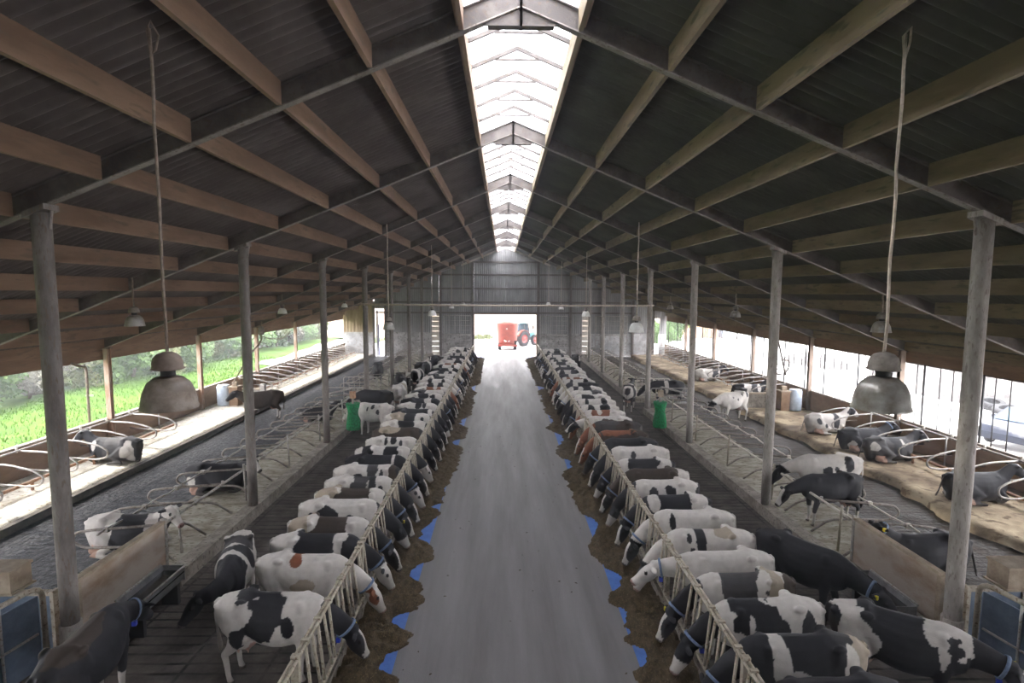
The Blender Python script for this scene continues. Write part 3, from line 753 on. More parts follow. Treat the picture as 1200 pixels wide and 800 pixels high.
def cow(x, y, ang, pose, label, base='W', blobs=(), neck='K', head='blaze', yaw=0.0, collar=None, tags=(), eartag=False, scale=1.0, group=None, z=0.0, seed=None, cat='cow', vox=None, width=1.0):
    COWN[0] += 1
    seed = seed if seed is not None else 100 + COWN[0] * 7
    if vox is None: vox = .021 if y < 13 else (.027 if y < 24 else .036)
    I = cow_base(pose, yaw, vox)
    me = I['mesh'].copy(); me.name = 'cow'
    col = coat_colors(I, base, blobs, neck, head, seed)
    at = me.color_attributes.new('coat', 'FLOAT_COLOR', 'POINT')
    buf = np.ones((len(col), 4), np.float32); buf[:, :3] = col; at.data.foreach_set('color', buf.ravel())
    me.materials.clear(); me.materials.append(MATS['coat'])
    o = bpy.data.objects.new('cow', me); COL.objects.link(o)
    o.location = (x, y, z); o.rotation_euler = (0, 0, math.radians(ang)); o.scale = (scale, scale * width, scale)
    tag(o, label, cat, group)
    if collar:
        c, low = band_on_neck(I, 3.2, .012, .022, 'collar', collar, o)
        if tags: MB().box(low.x - .03, low.x + .03, low.y - .03, low.y + .03, low.z - .07, low.z + .005).build('collar_tag', tags[0], c)
    if eartag:
        s = 1 if eartag == 'l' else -1
        p = V(I['p0']) + V(I['hs']) * s * .20 + V(I['hd']) * -.01 + V(I['hn']) * .05
        MB().box(p.x - .03, p.x + .03, p.y - .022, p.y + .022, p.z - .045, p.z + .02).build('ear_tag', 'tag_yellow', o)
    return o

FENCE_X = 2.92
LROW = [
 (8.10, 'white cow with big black side patch and black head', 'W', [('K', -.08, 1.12, .30, .42, -1), ('K', -.47, .78, .13, .17, -1), ('K', .34, 1.0, .10, .17, -1), ('K', -.2, 1.46, .34, .10, 0)], 'K', 'blaze', dict(collar='collar', eartag='l', yaw=.30, tags=('tag_blue',))),
 (9.40, 'nearly all white cow with brown back spot and cheeks', 'W', [('N', -.10, 1.36, .10, .08, -1), ('T', .1, .95, .2, .14, -1)], 'W', 'brown', dict(collar='collar', yaw=.25)),
 (10.15, 'white-rumped cow with a black middle and white face', 'W', [('K', .12, 1.1, .45, 1.0, 0), ('W', .47, 1.25, .11, .5, -1), ('K', .72, 1.1, .2, .6, 0)], 'K', 'white', dict(collar='collar', yaw=.2)),
 (10.95, 'cow with pale rump, dark brown middle and white shoulder', 'W', [('T', -.62, 1.25, .25, .5, 0), ('D', .02, 1.15, .40, 1.0, 0), ('W', .62, 1.1, .24, .6, 0)], 'K', 'blaze', dict(collar='collar', yaw=.1)),
 (11.80, 'white cow with ragged black blotches low along its side', 'W', [('K', -.58, .98, .10, .25, -1), ('K', -.22, 1.12, .22, .24, -1), ('K', .28, .92, .12, .22, -1), ('K', .58, .9, .1, .2, -1)], 'K', 'half', dict(yaw=.3)),
 (12.60, 'tan-rumped cow with dark brown back and white shoulder', 'W', [('T', -.55, 1.2, .3, .6, 0), ('D', .15, 1.2, .42, .9, 0), ('W', .6, 1.15, .17, .5, 0)], 'K', 'blaze', dict(collar='collar', eartag='r')),
 (13.40, 'white cow with grey saddle and black shoulder spots', 'W', [('G', 0.0, 1.15, .24, .9, 0), ('K', .32, 1.15, .09, .3, -1), ('K', .55, 1.1, .07, .18, -1)], 'K', 'blaze', dict(yaw=-.1)),
 (14.25, 'large white cow with upright grey patch mid-back', 'W', [('G', .12, 1.3, .15, .35, -1), ('K', -.2, 1.15, .15, .14, -1), ('K', .38, 1.2, .05, .14, -1), ('D', .68, 1.1, .12, .25, -1)], 'K', 'white', dict(collar='collar')),
 (15.20, 'black cow with one narrow white shoulder stripe', 'K', [('W', .50, 1.25, .055, .5, -1)], 'K', 'blaze', dict()),
 (16.15, 'white cow with black patches on rump and withers', 'W', [('K', -.52, 1.25, .17, .22, -1), ('K', .25, 1.3, .22, .18, -1), ('K', .02, 1.1, .07, .1, -1)], 'K', 'allwhite', dict(yaw=.35)),
 (17.30, 'white cow dotted with small black spots', 'W', [('K', -.2, 1.3, .06, .1, 0), ('K', .05, 1.35, .09, .1, 0), ('K', .3, 1.25, .05, .1, -1), ('K', -.4, 1.1, .05, .08, -1)], 'K', 'blaze', dict(yaw=.2)),
 (18.40, 'dull dark brown cow with pale legs', 'D', [('T', -.3, 1.4, .3, .12, 0)], 'K', 'blaze', dict()),
 (19.50, 'white cow with a black saddle', 'W', [('K', .08, 1.2, .28, .7, 0)], 'K', 'blaze', dict(yaw=.15)),
 (20.50, 'cow with white shoulder spotted black and tan rump', 'W', [('T', -.4, 1.2, .3, .5, 0), ('K', .1, 1.2, .22, .5, 0), ('K', .55, 1.2, .09, .12, -1)], 'K', 'blaze', dict()),
 (21.50, 'black cow with white shoulder edge', 'K', [('W', .68, 1.2, .09, .4, 0)], 'K', 'half', dict(yaw=.2)),
 (22.60, 'white cow with two black back spots', 'W', [('K', .05, 1.35, .12, .14, 0), ('K', .3, 1.35, .08, .12, 0)], 'K', 'blaze', dict()),
]
RROW = [
 (6.10, 'plain black cow', 'K', [], 'K', 'blaze', dict(collar='collar', eartag='l', yaw=.15)),
 (6.93, 'black cow with jagged white shoulder patch and tan rump', 'K', [('W', .38, 1.2, .11, .32, 1), ('W', .2, 1.0, .16, .10, 1), ('T', -.74, 1.2, .16, .4, 0), ('W', -.58, 1.1, .1, .3, 1)], 'K', 'blaze', dict(collar='collar', tags=('tag_blue',), yaw=.1)),
 (7.85, 'black-sided cow with white rump marked by one black patch', 'W', [('K', .30, 1.1, .44, .75, 0), ('W', .36, 1.05, .05, .22, 1), ('W', .74, 1.1, .12, .5, 0), ('K', -.52, 1.12, .10, .22, 1), ('K', -.02, 1.46, .12, .06, 0)], 'K', 'half', dict(collar='collar', yaw=-.05, tags=('tag_blue',))),
 (8.65, 'white-shouldered cow with grey-black middle and tan rump', 'W', [('G', .12, 1.15, .46, .9, 0), ('W', .62, 1.15, .17, .6, 0), ('T', -.48, 1.2, .14, .5, 0), ('D', -.78, 1.2, .16, .4, 0)], 'K', 'blaze', dict(collar='collar', eartag='r')),
 (9.40, 'all white cow lifting its white head', 'W', [('T', -.1, .9, .2, .12, 1), ('K', .86, 1.05, .05, .1, 1)], 'W', 'allwhite', dict(pose='reach', collar='collar', tags=('tag_blue',), yaw=-.15)),
 (10.25, 'white cow with speckled black girth stripe', 'W', [('K', .22, 1.2, .09, .4, 0), ('K', .10, 1.05, .10, .12, 1), ('K', .45, 1.3, .05, .07, 1), ('K', .4, 1.1, .05, .06, 1), ('T', -.2, 1.4, .2, .08, 0)], 'W', 'half', dict(yaw=.2)),
 (11.20, 'white cow with a single small black shoulder spot', 'W', [('K', .48, 1.22, .055, .13, 1), ('K', .4, 1.05, .04, .06, 1)], 'W', 'blaze', dict(collar='collar', yaw=.1)),
 (12.25, 'black cow with white withers patch and white rump', 'K', [('W', .58, 1.32, .12, .2, 0), ('W', -.56, 1.25, .22, .35, 0), ('K', -.84, 1.2, .09, .3, 0)], 'K', 'blaze', dict(collar='collar', yaw=.2)),
 (13.20, 'white cow with two round black flank patches', 'W', [('K', .32, 1.15, .11, .16, 1), ('K', -.12, 1.15, .17, .2, 1), ('K', -.85, 1.15, .09, .2, 0)], 'K', 'half', dict(yaw=.15)),
 (14.00, 'dark brown cow with white tail end', 'D', [('W', -.70, 1.2, .20, .5, 0)], 'D', 'blaze', dict(collar='collar')),
 (15.00, 'black cow with white shoulder and white rump', 'K', [('W', .62, 1.2, .18, .5, 0), ('W', -.55, 1.2, .20, .5, 0), ('K', -.85, 1.2, .09, .3, 0)], 'K', 'half', dict(collar='collar')),
 (15.95, 'white cow with one black spot behind the shoulder', 'W', [('K', .2, 1.25, .09, .12, 1)], 'K', 'blaze', dict(yaw=.1)),
 (17.00, 'solid black cow with clean dark back', 'K', [], 'K', 'solid', dict(collar='collar', yaw=-.1)),
 (18.10, 'dark cow with reddish brown back', 'D', [('N', .1, 1.4, .6, .13, 0)], 'N', 'redface', dict()),
 (19.20, 'dark grey-brown cow', 'G', [('D', -.3, 1.2, .3, .4, 0)], 'N', 'redface', dict(yaw=.2)),
 (20.30, 'white cow with brownish black flank', 'W', [('D', .05, 1.05, .4, .25, 1)], 'W', 'blaze', dict(pose='reach', yaw=.1)),
]
def rand_coat(i, s):
    r = np.random.default_rng(500 + i * 3 + (s > 0)).random(6)
    kinds = [
        ('white cow with scattered black patches', 'W', [('K', -.3 + r[0] * .3, 1.25, .22, .3, 0), ('K', .35 + r[1] * .2, 1.2, .15, .3, 0)]),
        ('black cow with white rump', 'K', [('W', -.6, 1.2, .25, .5, 0)]),
        ('white cow with broad black middle', 'W', [('K', r[2] * .2, 1.2, .32, .8, 0)]),
        ('black cow with white girth band', 'K', [('W', .2 + r[3] * .2, 1.2, .13, .8, 0)]),
        ('mostly white cow with a few black spots', 'W', [('K', -.4 + r[4] * .6, 1.35, .11, .13, 0), ('K', .4, 1.3, .08, .12, 0)]),
        ('white cow with dark grey hindquarters', 'W', [('G', -.45, 1.2, .3, .6, 0)]),
        ('reddish brown and white cow', 'W', [('N', .1, 1.25, .4, .5, 0), ('W', .2, 1.4, .1, .12, 0)]),
        ('white cow with black shoulder', 'W', [('K', .5, 1.2, .25, .6, 0)]),
    ]
    seq = [0, 4, 2, 5, 0, 3, 4, 6, 7, 0, 1, 4, 2, 0, 7, 4, 3, 0, 5, 6]
    return kinds[seq[(i * 1 + (3 if s > 0 else 0)) % len(seq)]]
LY = [a[0] for a in LROW] + [23.6, 24.7, 25.7, 26.8, 27.8, 28.9, 30.0, 31.1, 32.2, 33.4, 34.6, 35.9, 37.2, 38.5, 39.9, 41.3, 42.7, 44.2, 45.7]
RY = [a[0] for a in RROW] + [21.4, 22.5, 23.5, 24.6, 25.6, 26.7, 27.8, 28.9, 30.0, 31.2, 32.4, 33.6, 34.9, 36.2, 37.5, 38.9, 40.3, 41.8, 43.3, 45.0]
for s, ROW, YS, side in ((-1, LROW, LY, 'left'), (1, RROW, RY, 'right')):
    for i, y in enumerate(YS):
        rng = np.random.default_rng(77 + i * 2 + (s > 0)); rr = rng.random(6)
        if i < len(ROW):
            _, desc, base, blobs, neck, head, kw = ROW[i]; kw = dict(kw)
        else:
            desc, base, blobs = rand_coat(i, s); neck = 'K' if rr[0] < .8 else 'W'
            if 'reddish' in desc: neck = 'N'
            head = ['blaze', 'blaze', 'half', 'white', 'solid'][int(rr[1] * 5)] if neck != 'N' else 'redface'
            kw = dict(yaw=[-.2, 0, .2, .3][int(rr[2] * 4)])
            if rr[3] < .5: kw['collar'] = 'collar'
        pose = kw.pop('pose', 'feed'); sc = .96 + .07 * rr[4]
        yaw = kw.pop('yaw', 0.0)
        gap = min([abs(y - q) for q in YS if q != y]); width = min(1.0, gap / .80)
        w = (rr[5] - .5) * 4
        where = 'feeding at the %s barrier, %s from the camera' % (side, ordw(i))
        lab = desc + ' ' + where
        if len(lab.replace('-', ' ').split()) > 16: lab = desc + ' at the %s barrier, %s along' % (side, ordw(i))
        cow(s * (FENCE_X + .95 * sc), y, (180 if s > 0 else 0) + w, pose, lab, base, blobs, neck, head, yaw=yaw, scale=sc, width=width, **kw)

# cows loose in the alleys and lying in the stalls
LOOSE = [
 (-6.05, 7.15, 97, 'drink', 'black cow with brownish back drinking from the trough beside the left partition', 'K', [('D', -.1, 1.4, .6, .12, 0)], 'K', 'solid', dict(collar='collar', tags=('tag_blue',), eartag='l')),  # dark brown strip along the top of the back
 (-5.3, 9.85, -74, 'low', 'white-rumped cow with black forequarters standing head-on in the left cow alley', 'W', [('K', .78, 1.1, .32, .9, 0), ('G', -.22, 1.4, .13, .25, 0), ('K', .12, 1.2, .16, .22, 0), ('K', -.6, 1.1, .1, .15, 0)], 'K', 'solid', dict(yaw=-1.15, scale=.95)),
 (-11.6, 25.3, 215, 'stand', 'plain dark brown cow standing by the left wall stalls', 'D', [('D', 0, 1, 1, 1, 0)], 'D', 'solid', dict()),
 (-6.35, 25.6, 165, 'low', 'black cow standing across the left cow alley behind the green brush', 'K', [], 'K', 'solid', dict()),
 (-5.65, 22.5, 160, 'low', 'white cow with small black flecks standing behind the left green brush', 'W', [('K', 0, 1.3, .08, .08, 0), ('K', .2, 1.2, .06, .1, 0), ('K', -.3, 1.1, .07, .1, 0)], 'W', 'allwhite', dict()),
 (-5.55, 27.4, 85, 'stand', 'white cow seen from behind in the left alley, beyond the flecked cow', 'W', [('T', .2, 1.2, .2, .3, 0)], 'K', 'solid', dict()),
 (-6.2, 30.9, -85, 'stand', 'black cow facing the camera with raised head in the left alley', 'K', [('D', -.2, 1.2, .3, .4, 0)], 'K', 'solid', dict()),
 (-5.5, 33.0, 80, 'stand', 'black and white cow seen from behind, far along the left alley', 'K', [('W', -.5, 1.2, .2, .6, 0), ('W', .1, 1.2, .1, .5, 0)], 'K', 'solid', dict()),
 (-5.6, 36.2, 60, 'stand', 'black cow with white shoulder standing far along the left alley', 'K', [('W', .4, 1.2, .15, .4, 0)], 'K', 'solid', dict()),
 (-5.3, 39.6, -95, 'stand', 'white-blazed black cow facing the camera near the far end of the left alley', 'K', [], 'K', 'blaze', dict()),
 (5.3, 40.4, -88, 'stand', 'white-blazed black cow facing the camera near the far end of the right alley', 'K', [], 'K', 'blaze', dict()),
 (-8.1, 33.6, -80, 'stand', 'dark cow facing the camera among the left inner stalls', 'K', [], 'K', 'solid', dict(z=.25)),
 (5.50, 9.80, -55, 'drink', 'big glossy black cow with orange collar tag by the right partition', 'K', [('W', -.70, 1.43, .035, .03, 0)], 'K', 'solid', dict(collar='collar', tags=('tag_red',), eartag='r')),
 (5.62, 7.45, -31, 'low', 'large black cow with white hindquarters and shoulder in the right front corner', 'W', [('K', .05, 1.05, .46, .95, 0), ('K', -.44, 1.25, .13, .2, 1), ('K', -.85, 1.1, .13, .3, 0), ('W', .44, 1.34, .15, .17, 0), ('W', .36, .9, .06, .3, 1), ('K', .70, 1.05, .2, .4, 0)], 'K', 'blaze', dict(collar='collar', tags=('tag_blue',), eartag='l')),
 (8.75, 10.8, 180, 'lie', 'black cow with red-tagged collar lying behind the right partition', 'K', [], 'K', 'solid', dict(z=.25, collar='collar', tags=('tag_red',), eartag='l', yaw=.1)),
 (8.15, 13.2, 184, 'low', 'black cow with white muzzle standing in a right inner stall behind the rail', 'K', [], 'K', 'blaze', dict(z=.25, scale=.92, yaw=.1)),
 (8.85, 14.45, 178, 'low', 'white cow with black flank patches standing in the right inner stalls', 'W', [('K', -.4, 1.2, .13, .22, 1), ('K', .2, 1.0, .12, .15, 1), ('K', -.05, 1.05, .06, .1, 1)], 'W', 'solid', dict(z=.25)),
 (10.75, 25.1, 205, 'low', 'white cow with small black spots standing in the right back alley', 'W', [('K', -.65, 1.25, .1, .12, 0), ('K', 0.05, 1.1, .05, .06, 0), ('K', .3, 1.2, .05, .06, 0), ('K', -.3, 1.3, .05, .06, 0)], 'W', 'solid', dict(scale=1.03)),
 (6.35, 27.5, 70, 'stand', 'black cow with white rump standing beside the right kerb, beyond the green brush', 'K', [('W', -.72, 1.2, .12, .5, 0), ('W', .05, 1.2, .16, .6, 0)], 'K', 'solid', dict()),
 (8.65, 28.6, 180, 'low', 'black cow with white band standing in the right cross passage', 'K', [('W', .1, 1.2, .1, .4, 0)], 'K', 'solid', dict()),
 (-13.55, 18.3, 178, 'lie', 'black and grey cow lying in a left wall stall', 'K', [('G', -.1, 1.2, .3, .5, 0), ('W', -.6, 1.0, .16, .3, 0), ('W', .6, 1.2, .1, .2, 0)], 'K', 'blaze', dict(z=.27)),
 (-8.75, 11.9, 0, 'lie', 'white cow with black-edged white face lying behind the left partition', 'W', [('K', .2, 1.1, .3, .5, 0)], 'K', 'white', dict(z=.25, yaw=-.5)),
 (-8.65, 15.55, 0, 'lie', 'black cow with narrow white blaze lying beside the second left post', 'K', [('W', -.6, .9, .2, .2, 0)], 'K', 'blaze', dict(z=.25, yaw=-.5)),
 (-8.7, 24.2, 4, 'lie', 'small black cow lying in the left inner stalls near the cross passage', 'K', [], 'K', 'solid', dict(z=.25, scale=.85)),
 (13.55, 29.6, 0, 'lie', 'black and white cow lying behind the spotted standing cow, right wall stalls', 'K', [('W', -.1, 1.2, .22, .5, 0), ('W', .5, 1.2, .12, .3, 0)], 'K', 'blaze', dict(z=.25)),
 (13.5, 35.6, 0, 'lie', 'white-bodied cow with black head lying far down the right wall stalls', 'W', [('K', .5, 1.2, .25, .4, 0)], 'K', 'solid', dict(z=.25)),
 (13.45, 22.2, 4, 'lie', 'white cow with black spots lying in a right wall stall below the drum', 'W', [('K', -.45, 1.15, .12, .12, 0), ('K', -.2, 1.0, .09, .1, 0), ('K', .3, 1.2, .16, .4, 0)], 'W', 'half', dict(z=.25)),
 (13.35, 19.7, 0, 'lie', 'black cow with pink udder showing, lying in the right wall stalls', 'K', [('W', -.55, .9, .1, .15, 0)], 'K', 'solid', dict(z=.25, collar='collar')),
 (13.45, 18.45, 2, 'lie', 'grey-black cow with white rump marks lying in the right wall stalls', 'G', [('W', -.65, 1.1, .15, .2, 0), ('W', .35, 1.2, .08, .3, 0), ('K', .1, 1.2, .2, .4, 0)], 'K', 'blaze', dict(z=.25)),
 (13.25, 14.7, 0, 'lie', 'cow with white-marked rump lying at the right picture edge', 'K', [('W', -.6, 1.0, .18, .3, 0)], 'K', 'blaze', dict(z=.25)),
]
for x, y, a, pose, lab, base, blobs, neck, head, kw in LOOSE:
    cow(x, y, a, pose, lab, base, blobs, neck, head, **kw)

# ================================================================== FEED BARRIERS
def barrier(s, y0, y1, necks, label, idx):
    t = empty('feed_barrier', (s * FENCE_X, y0, 0.2)); L = y1 - y0; T = 1.16; lx = -s * 0.10
    for dx in (-.028, .028): MB().tube([(dx, .03, T), (dx, L - .03, T)], .026, 8).build('top_rail', 'fence_pipe', t)
    MB().tube([(lx, .03, .26), (lx, L - .03, .26)], .026, 8).build('bottom_rail', 'fence_pipe', t)
    MB().box(-.05, .05, -.04, .04, -.0, T + .06).build('upright', 'fence_pipe', t)
    edges = []
    prev = 0.10
    for c in necks:
        a, b = c - y0 - .185, c - y0 + .185
        if a - prev > .22:
            n = max(1, int((a - prev) / .26))
            for i in range(1, n + 1): edges.append(prev + (a - prev) * i / (n + 1))
        edges += [a, b]; prev = b
    n = max(1, int((L - prev) / .26))
    for i in range(1, n + 1): edges.append(prev + (L - .04 - prev) * i / (n + 1))
    mcache = {}
    for i, e in enumerate(edges):
        if not .06 < e < L - .05: continue
        tilt = .045 if i % 2 else -.045
        if i % 2 not in mcache:
            mcache[i % 2] = MB().tube([(lx, tilt, .26), (0, 0, T)], .022, 6).mesh('lock_bar', 'fence_pipe')
        o = bpy.data.objects.new('lock_bar', mcache[i % 2]); COL.objects.link(o); o.parent = t; o.location = (0, e, 0)
        if i % 2 == 0 and y0 < 16:
            MB().box(-.05, .05, -.03, .03, T - .03, T + .05).build('latch', 'fence_pipe', t).location = (0, e, 0)
    tag(t, label, 'barrier')
for s, YS, side in ((-1, LY, 'left'), (1, RY, 'right')):
    marks = [3.3]
    target = 3.3
    cand = []
    for a, b in zip(YS[:-1], YS[1:]): cand.append((a + b) / 2)
    while marks[-1] < 46:
        c = [q for q in cand if marks[-1] + 2.6 < q < marks[-1] + 4.6]
        marks.append(min(c, key=lambda q: abs(q - marks[-1] - 3.3)) if c else marks[-1] + 3.3)
    for i, (a, b) in enumerate(zip(marks[:-1], marks[1:])):
        barrier(s, a, b, [y for y in YS if a < y < b], '%s tubular headlock feed barrier section from the camera on the %s side' % (ordw(i), side), i)

# ================================================================== CUBICLES
def path_round(pts, r=.12, n=4):
    P = [V(p) for p in pts]; out = [P[0]]
    for i in range(1, len(P) - 1):
        a, b, c = P[i - 1], P[i], P[i + 1]; d = min(r, (a - b).length * .45, (c - b).length * .45)
        p, q = b + (a - b).normalized() * d, b + (c - b).normalized() * d
        for k in range(n + 1):
            u = k / n; out.append(p * (1 - u) ** 2 + b * 2 * u * (1 - u) + q * u * u)
    out.append(P[-1]); return out
def divider_meshes(s, outer):
    if outer:
        pth = [(s * 15.2, 0, 1.18), (s * 14.3, 0, 1.14), (s * 13.65, 0, .98), (s * 13.36, 0, .80), (s * 13.42, 0, .58), (s * 13.75, 0, .50), (s * 15.25, 0, .62)]
        clampp = [(s * 15.22, 0, 1.12), (s * 15.22, 0, 1.34)]
    else:
        pth = [(s * 7.34, 0, .30), (s * 7.78, 0, .60), (s * 8.3, 0, .60), (s * 9.25, 0, .58), (s * 9.52, 0, .72), (s * 9.42, 0, .92), (s * 9.15, 0, .97), (s * 7.55, 0, 1.10)]
        clampp = [(s * 7.55, 0, 1.03), (s * 7.55, 0, 1.18)]
    return MB().tube(path_round(pth, .2), .03, 7).mesh('loop', 'galv' if outer else 'divider_pipe'), MB().tube(clampp, .035, 6).mesh('clamp', 'galv_pale' if outer else 'galv')
def put_divider(ms, y, label, group):
    t = empty('cubicle_divider', (0, y, 0))
    for nm, me in zip(('loop', 'clamp'), ms):
        o = bpy.data.objects.new(nm, me); COL.objects.link(o); o.parent = t
    tag(t, label, 'stall divider', group)
OD = {-1: [15.15 + 1.26 * i for i in range(-3, 6)] + [30.5 + 1.25 * i for i in range(0, 16)],
      1: [16.6 - 1.25 * 2 + 1.25 * i for i in range(0, 8)] + [28.9 + 1.25 * i for i in range(0, 17)]}
ID = {-1: [11.27 + 1.235 * i for i in range(0, 13)] + [30.3 + 1.25 * i for i in range(0, 16)],
      1: [11.35 + 1.25 * i for i in range(0, 13)] + [30.3 + 1.25 * i for i in range(0, 16)]}
for s, side in ((-1, 'left'), (1, 'right')):
    ms = divider_meshes(s, True)
    for y in OD[s]: put_divider(ms, y, 'bent galvanised pipe loop dividing the stalls along the %s outer wall' % side, 'dividers of the %s wall stalls' % side)
    ms = divider_meshes(s, False)
    for y in ID[s]: put_divider(ms, y, 'bent pipe loop dividing the inner stalls beside the %s kerb' % side, 'dividers of the %s inner stalls' % side)
    # neck rails on small posts beside the kerb
    for (a, b, w) in ((11.0, 26.6, 'near'), (29.9, 49.8, 'far')):
        t = empty('neck_rail', (0, a, 0)); pm_ = 'galv_pale' if s > 0 else 'galv'  # right-hand rails take the pale pipe: sunlight on them is painted in
        MB().tube([(s * 7.5, 0, 1.13), (s * 7.5, b - a, 1.13)], .032, 8).build('rail', pm_, t)
        me = MB().tube([(s * 7.36, 0, .25), (s * 7.40, 0, 1.30)], .03, 8).mesh('stanchion', 'galv' if s < 0 else 'fence_pipe')
        n = int((b - a) / 3.0)
        for i in range(n + 1):
            o = bpy.data.objects.new('stanchion', me); COL.objects.link(o); o.parent = t; o.location = (s * .08, min(.7 + i * 3.05, b - a), 0)
        tag(t, 'long pipe rail on short posts over the %s inner stalls, %s stretch' % (side, w), 'rail')
        t = empty('shoulder_rail', (0, a, 0))
        p = []
        for i in range(0, int((b - a) / .3) + 1): p.append((s * (8.75 + .02 * math.sin(i * 2.1)), i * .3, .99 + .02 * math.sin(i * 1.3)))
        MB().tube(p, .024, 6).build('rail', pm_, t)
        cm = MB().box(s * 8.75 - .05, s * 8.75 + .05, -.04, .04, .94, 1.05).mesh('clamp', pm_)
        for y in ID[s]:
            if a < y < b:
                o = bpy.data.objects.new('clamp', cm); COL.objects.link(o); o.parent = t; o.location = (0, y - a, 0)
        tag(t, 'thinner uneven rail clamped over the divider loops of the %s inner stalls, %s stretch' % (side, w), 'rail')
    for (a, b, w) in (((10.5, 22.4, 'near'), (30.2, 50.0, 'far')) if s < 0 else ((13.0, 22.9, 'near'), (28.6, 50.0, 'far'))):
        t = empty('brisket_rail', (0, a, 0))
        MB().tube([(s * 14.1, 0, .50), (s * 14.1, b - a, .50)], .05, 8).build('pipe', 'rust_rail', t)
        pm2 = MB().box(s * 14.1 - .03, s * 14.1 + .03, -.03, .03, .2, .48).mesh('foot', 'rust_rail')
        for i in range(int((b - a) / 2.5) + 1):
            o = bpy.data.objects.new('foot', pm2); COL.objects.link(o); o.parent = t; o.location = (0, .3 + i * 2.4, 0)
        tag(t, 'rust brown pipe lying along the front of the %s wall stalls, %s stretch' % (side, w), 'rail')
        t = empty('head_rail', (0, a, 0))
        MB().tube([(s * 15.12, 0, 1.20), (s * 15.12, b - a, 1.20)], .03, 8).build('rail', 'galv', t)
        pm2 = MB().tube([(s * 14.85, 0, .25), (s * 14.85, 0, 1.28)], .028, 7).mesh('stanchion', 'galv')
        for i in range(int((b - a) / 3.75) + 1):
            o = bpy.data.objects.new('stanchion', pm2); COL.objects.link(o); o.parent = t; o.location = (0, .9 + i * 3.75, 0)
        tag(t, 'galvanised head rail with slim posts along the %s outer wall, %s stretch' % (side, w), 'rail')

# wire guard on the open right side: one per bay
wm = MB().tube([(0, 0, 1.27), (0, 0, 3.52)], .018, 5).mesh('wire', 'dark')
for k in range(1, 8):
    t = empty('wire_guard', (15.36, FY(k), 0))
    MB().tube([(0, .1, 3.50), (0, BAY - .1, 3.50)], .025, 6).build('top_bar', 'beam', t)
    for i in range(1, 11):
        o = bpy.data.objects.new('wire', wm); COL.objects.link(o); o.parent = t; o.location = (0, BAY * i / 11 + .12 * math.sin(i * 2.3), 0)
        if i % 4 == 1: o.scale = (2.0, 2.0, 1)
    tag(t, '%s guard of upright wires closing the open bays along the right wall, from the camera' % ordw(k - 1), 'wire guard')

# ================================================================== CROSS PASSAGES
def tube_gate(name, p0, ang, L, z0, bars, label, m='galv', pales=0):
    t = empty(name, p0, ang)
    H = bars[-1]
    MB().tube(path_round([(0, 0, z0), (0, 0, H), (L, 0, H), (L, 0, z0)], .15), .026, 7).build('frame', m, t)
    for z in bars[:-1]: MB().tube([(0, 0, z), (L, 0, z)], .02, 6).build('bar', m, t)
    if pales:
        me = MB().tube([(0, 0, bars[0]), (0, 0, H)], .014, 5).mesh('pale', m)
        for i in range(1, pales):
            o = bpy.data.objects.new('pale', me); COL.objects.link(o); o.parent = t; o.location = (L * i / pales, 0, 0)
    return tag(t, label, 'gate')
tube_gate('tubular_gate', (-9.25, 27.4, .0), 0, 1.8, .05, [.45, .8, 1.22], 'low pipe gate across the left inner passage beside the fourth post')
tube_gate('tubular_gate', (7.4, 27.3, .0), 0, 2.0, .05, [.45, .8, 1.22], 'low pipe gate across the right inner passage beside the fourth post')
tube_gate('tubular_gate', (-9.2, 30.0, .0), 0, 2.1, .05, [.4, .7, 1.0, 1.35], 'pipe gate with upright bars beyond the left passage', 'galv', 7)
tube_gate('tubular_gate', (7.3, 29.9, .0), 0, 1.9, .05, [.4, .7, 1.0, 1.30], 'pipe gate with upright bars beyond the right passage', 'galv_pale', 6)

def partition(s, y0, y1, label):
    t = empty('partition_board', (s * 7.16, y0, .5)); L = y1 - y0
    MB().box(-.035, .035, 0, L, 0, .90).build('panel', 'rusty_board', t)
    MB().box(-.055, .055, -.02, L + .02, .90, .95).build('cap', 'crate', t)
    MB().box(-.07, .07, -.09, 0.0, -.5, .9).build('upright', 'crate', t); MB().box(-.05, .05, L, L + .07, -.5, .98).build('upright', 'galv', t)
    MB().box(-.13, .13, 0, L, -.5, -.0).build('plinth', 'kerb', t)
    tag(t, label, 'partition')
partition(-1, 8.45, 10.65, 'stained grey-brown board partition between left front post and stalls')
partition(1, 8.55, 10.72, 'stained tan board partition between right front post and stalls')
def trough(s, y0, y1, label):
    t = empty('water_trough', (s * 6.73, y0, .42)); L = y1 - y0; b = MB(); w = .24
    b.prism_y([(-w, .30), (-w * .7, 0), (w * .7, 0), (w, .30), (w - .03, .30), (w * .7 - .02, .03), (-w * .7 + .02, .03), (-w + .03, .30)], 0, L)
    b.box(-w * .9, w * .9, -.015, 0, .0, .30); b.box(-w * .9, w * .9, L, L + .015, 0, .30)
    b.build('basin', 'trough_steel', t)
    MB().box(-w * .9, w * .9, .01, L - .01, .17, .20).build('water', 'water', t)
    for q in (-w, w): MB().tube([(q, 0, .31), (q, L, .31)], .022, 6).build('rim', 'galv', t)
    for y in (.12, L - .12): MB().box(-.16, .16, y - .04, y + .04, -.42, 0).build('foot', 'dark', t)
    tag(t, label, 'trough')
trough(-1, 9.0, 10.25, 'long steel water trough below the left board partition')
trough(1, 8.75, 9.95, 'long steel water trough below the right board partition')

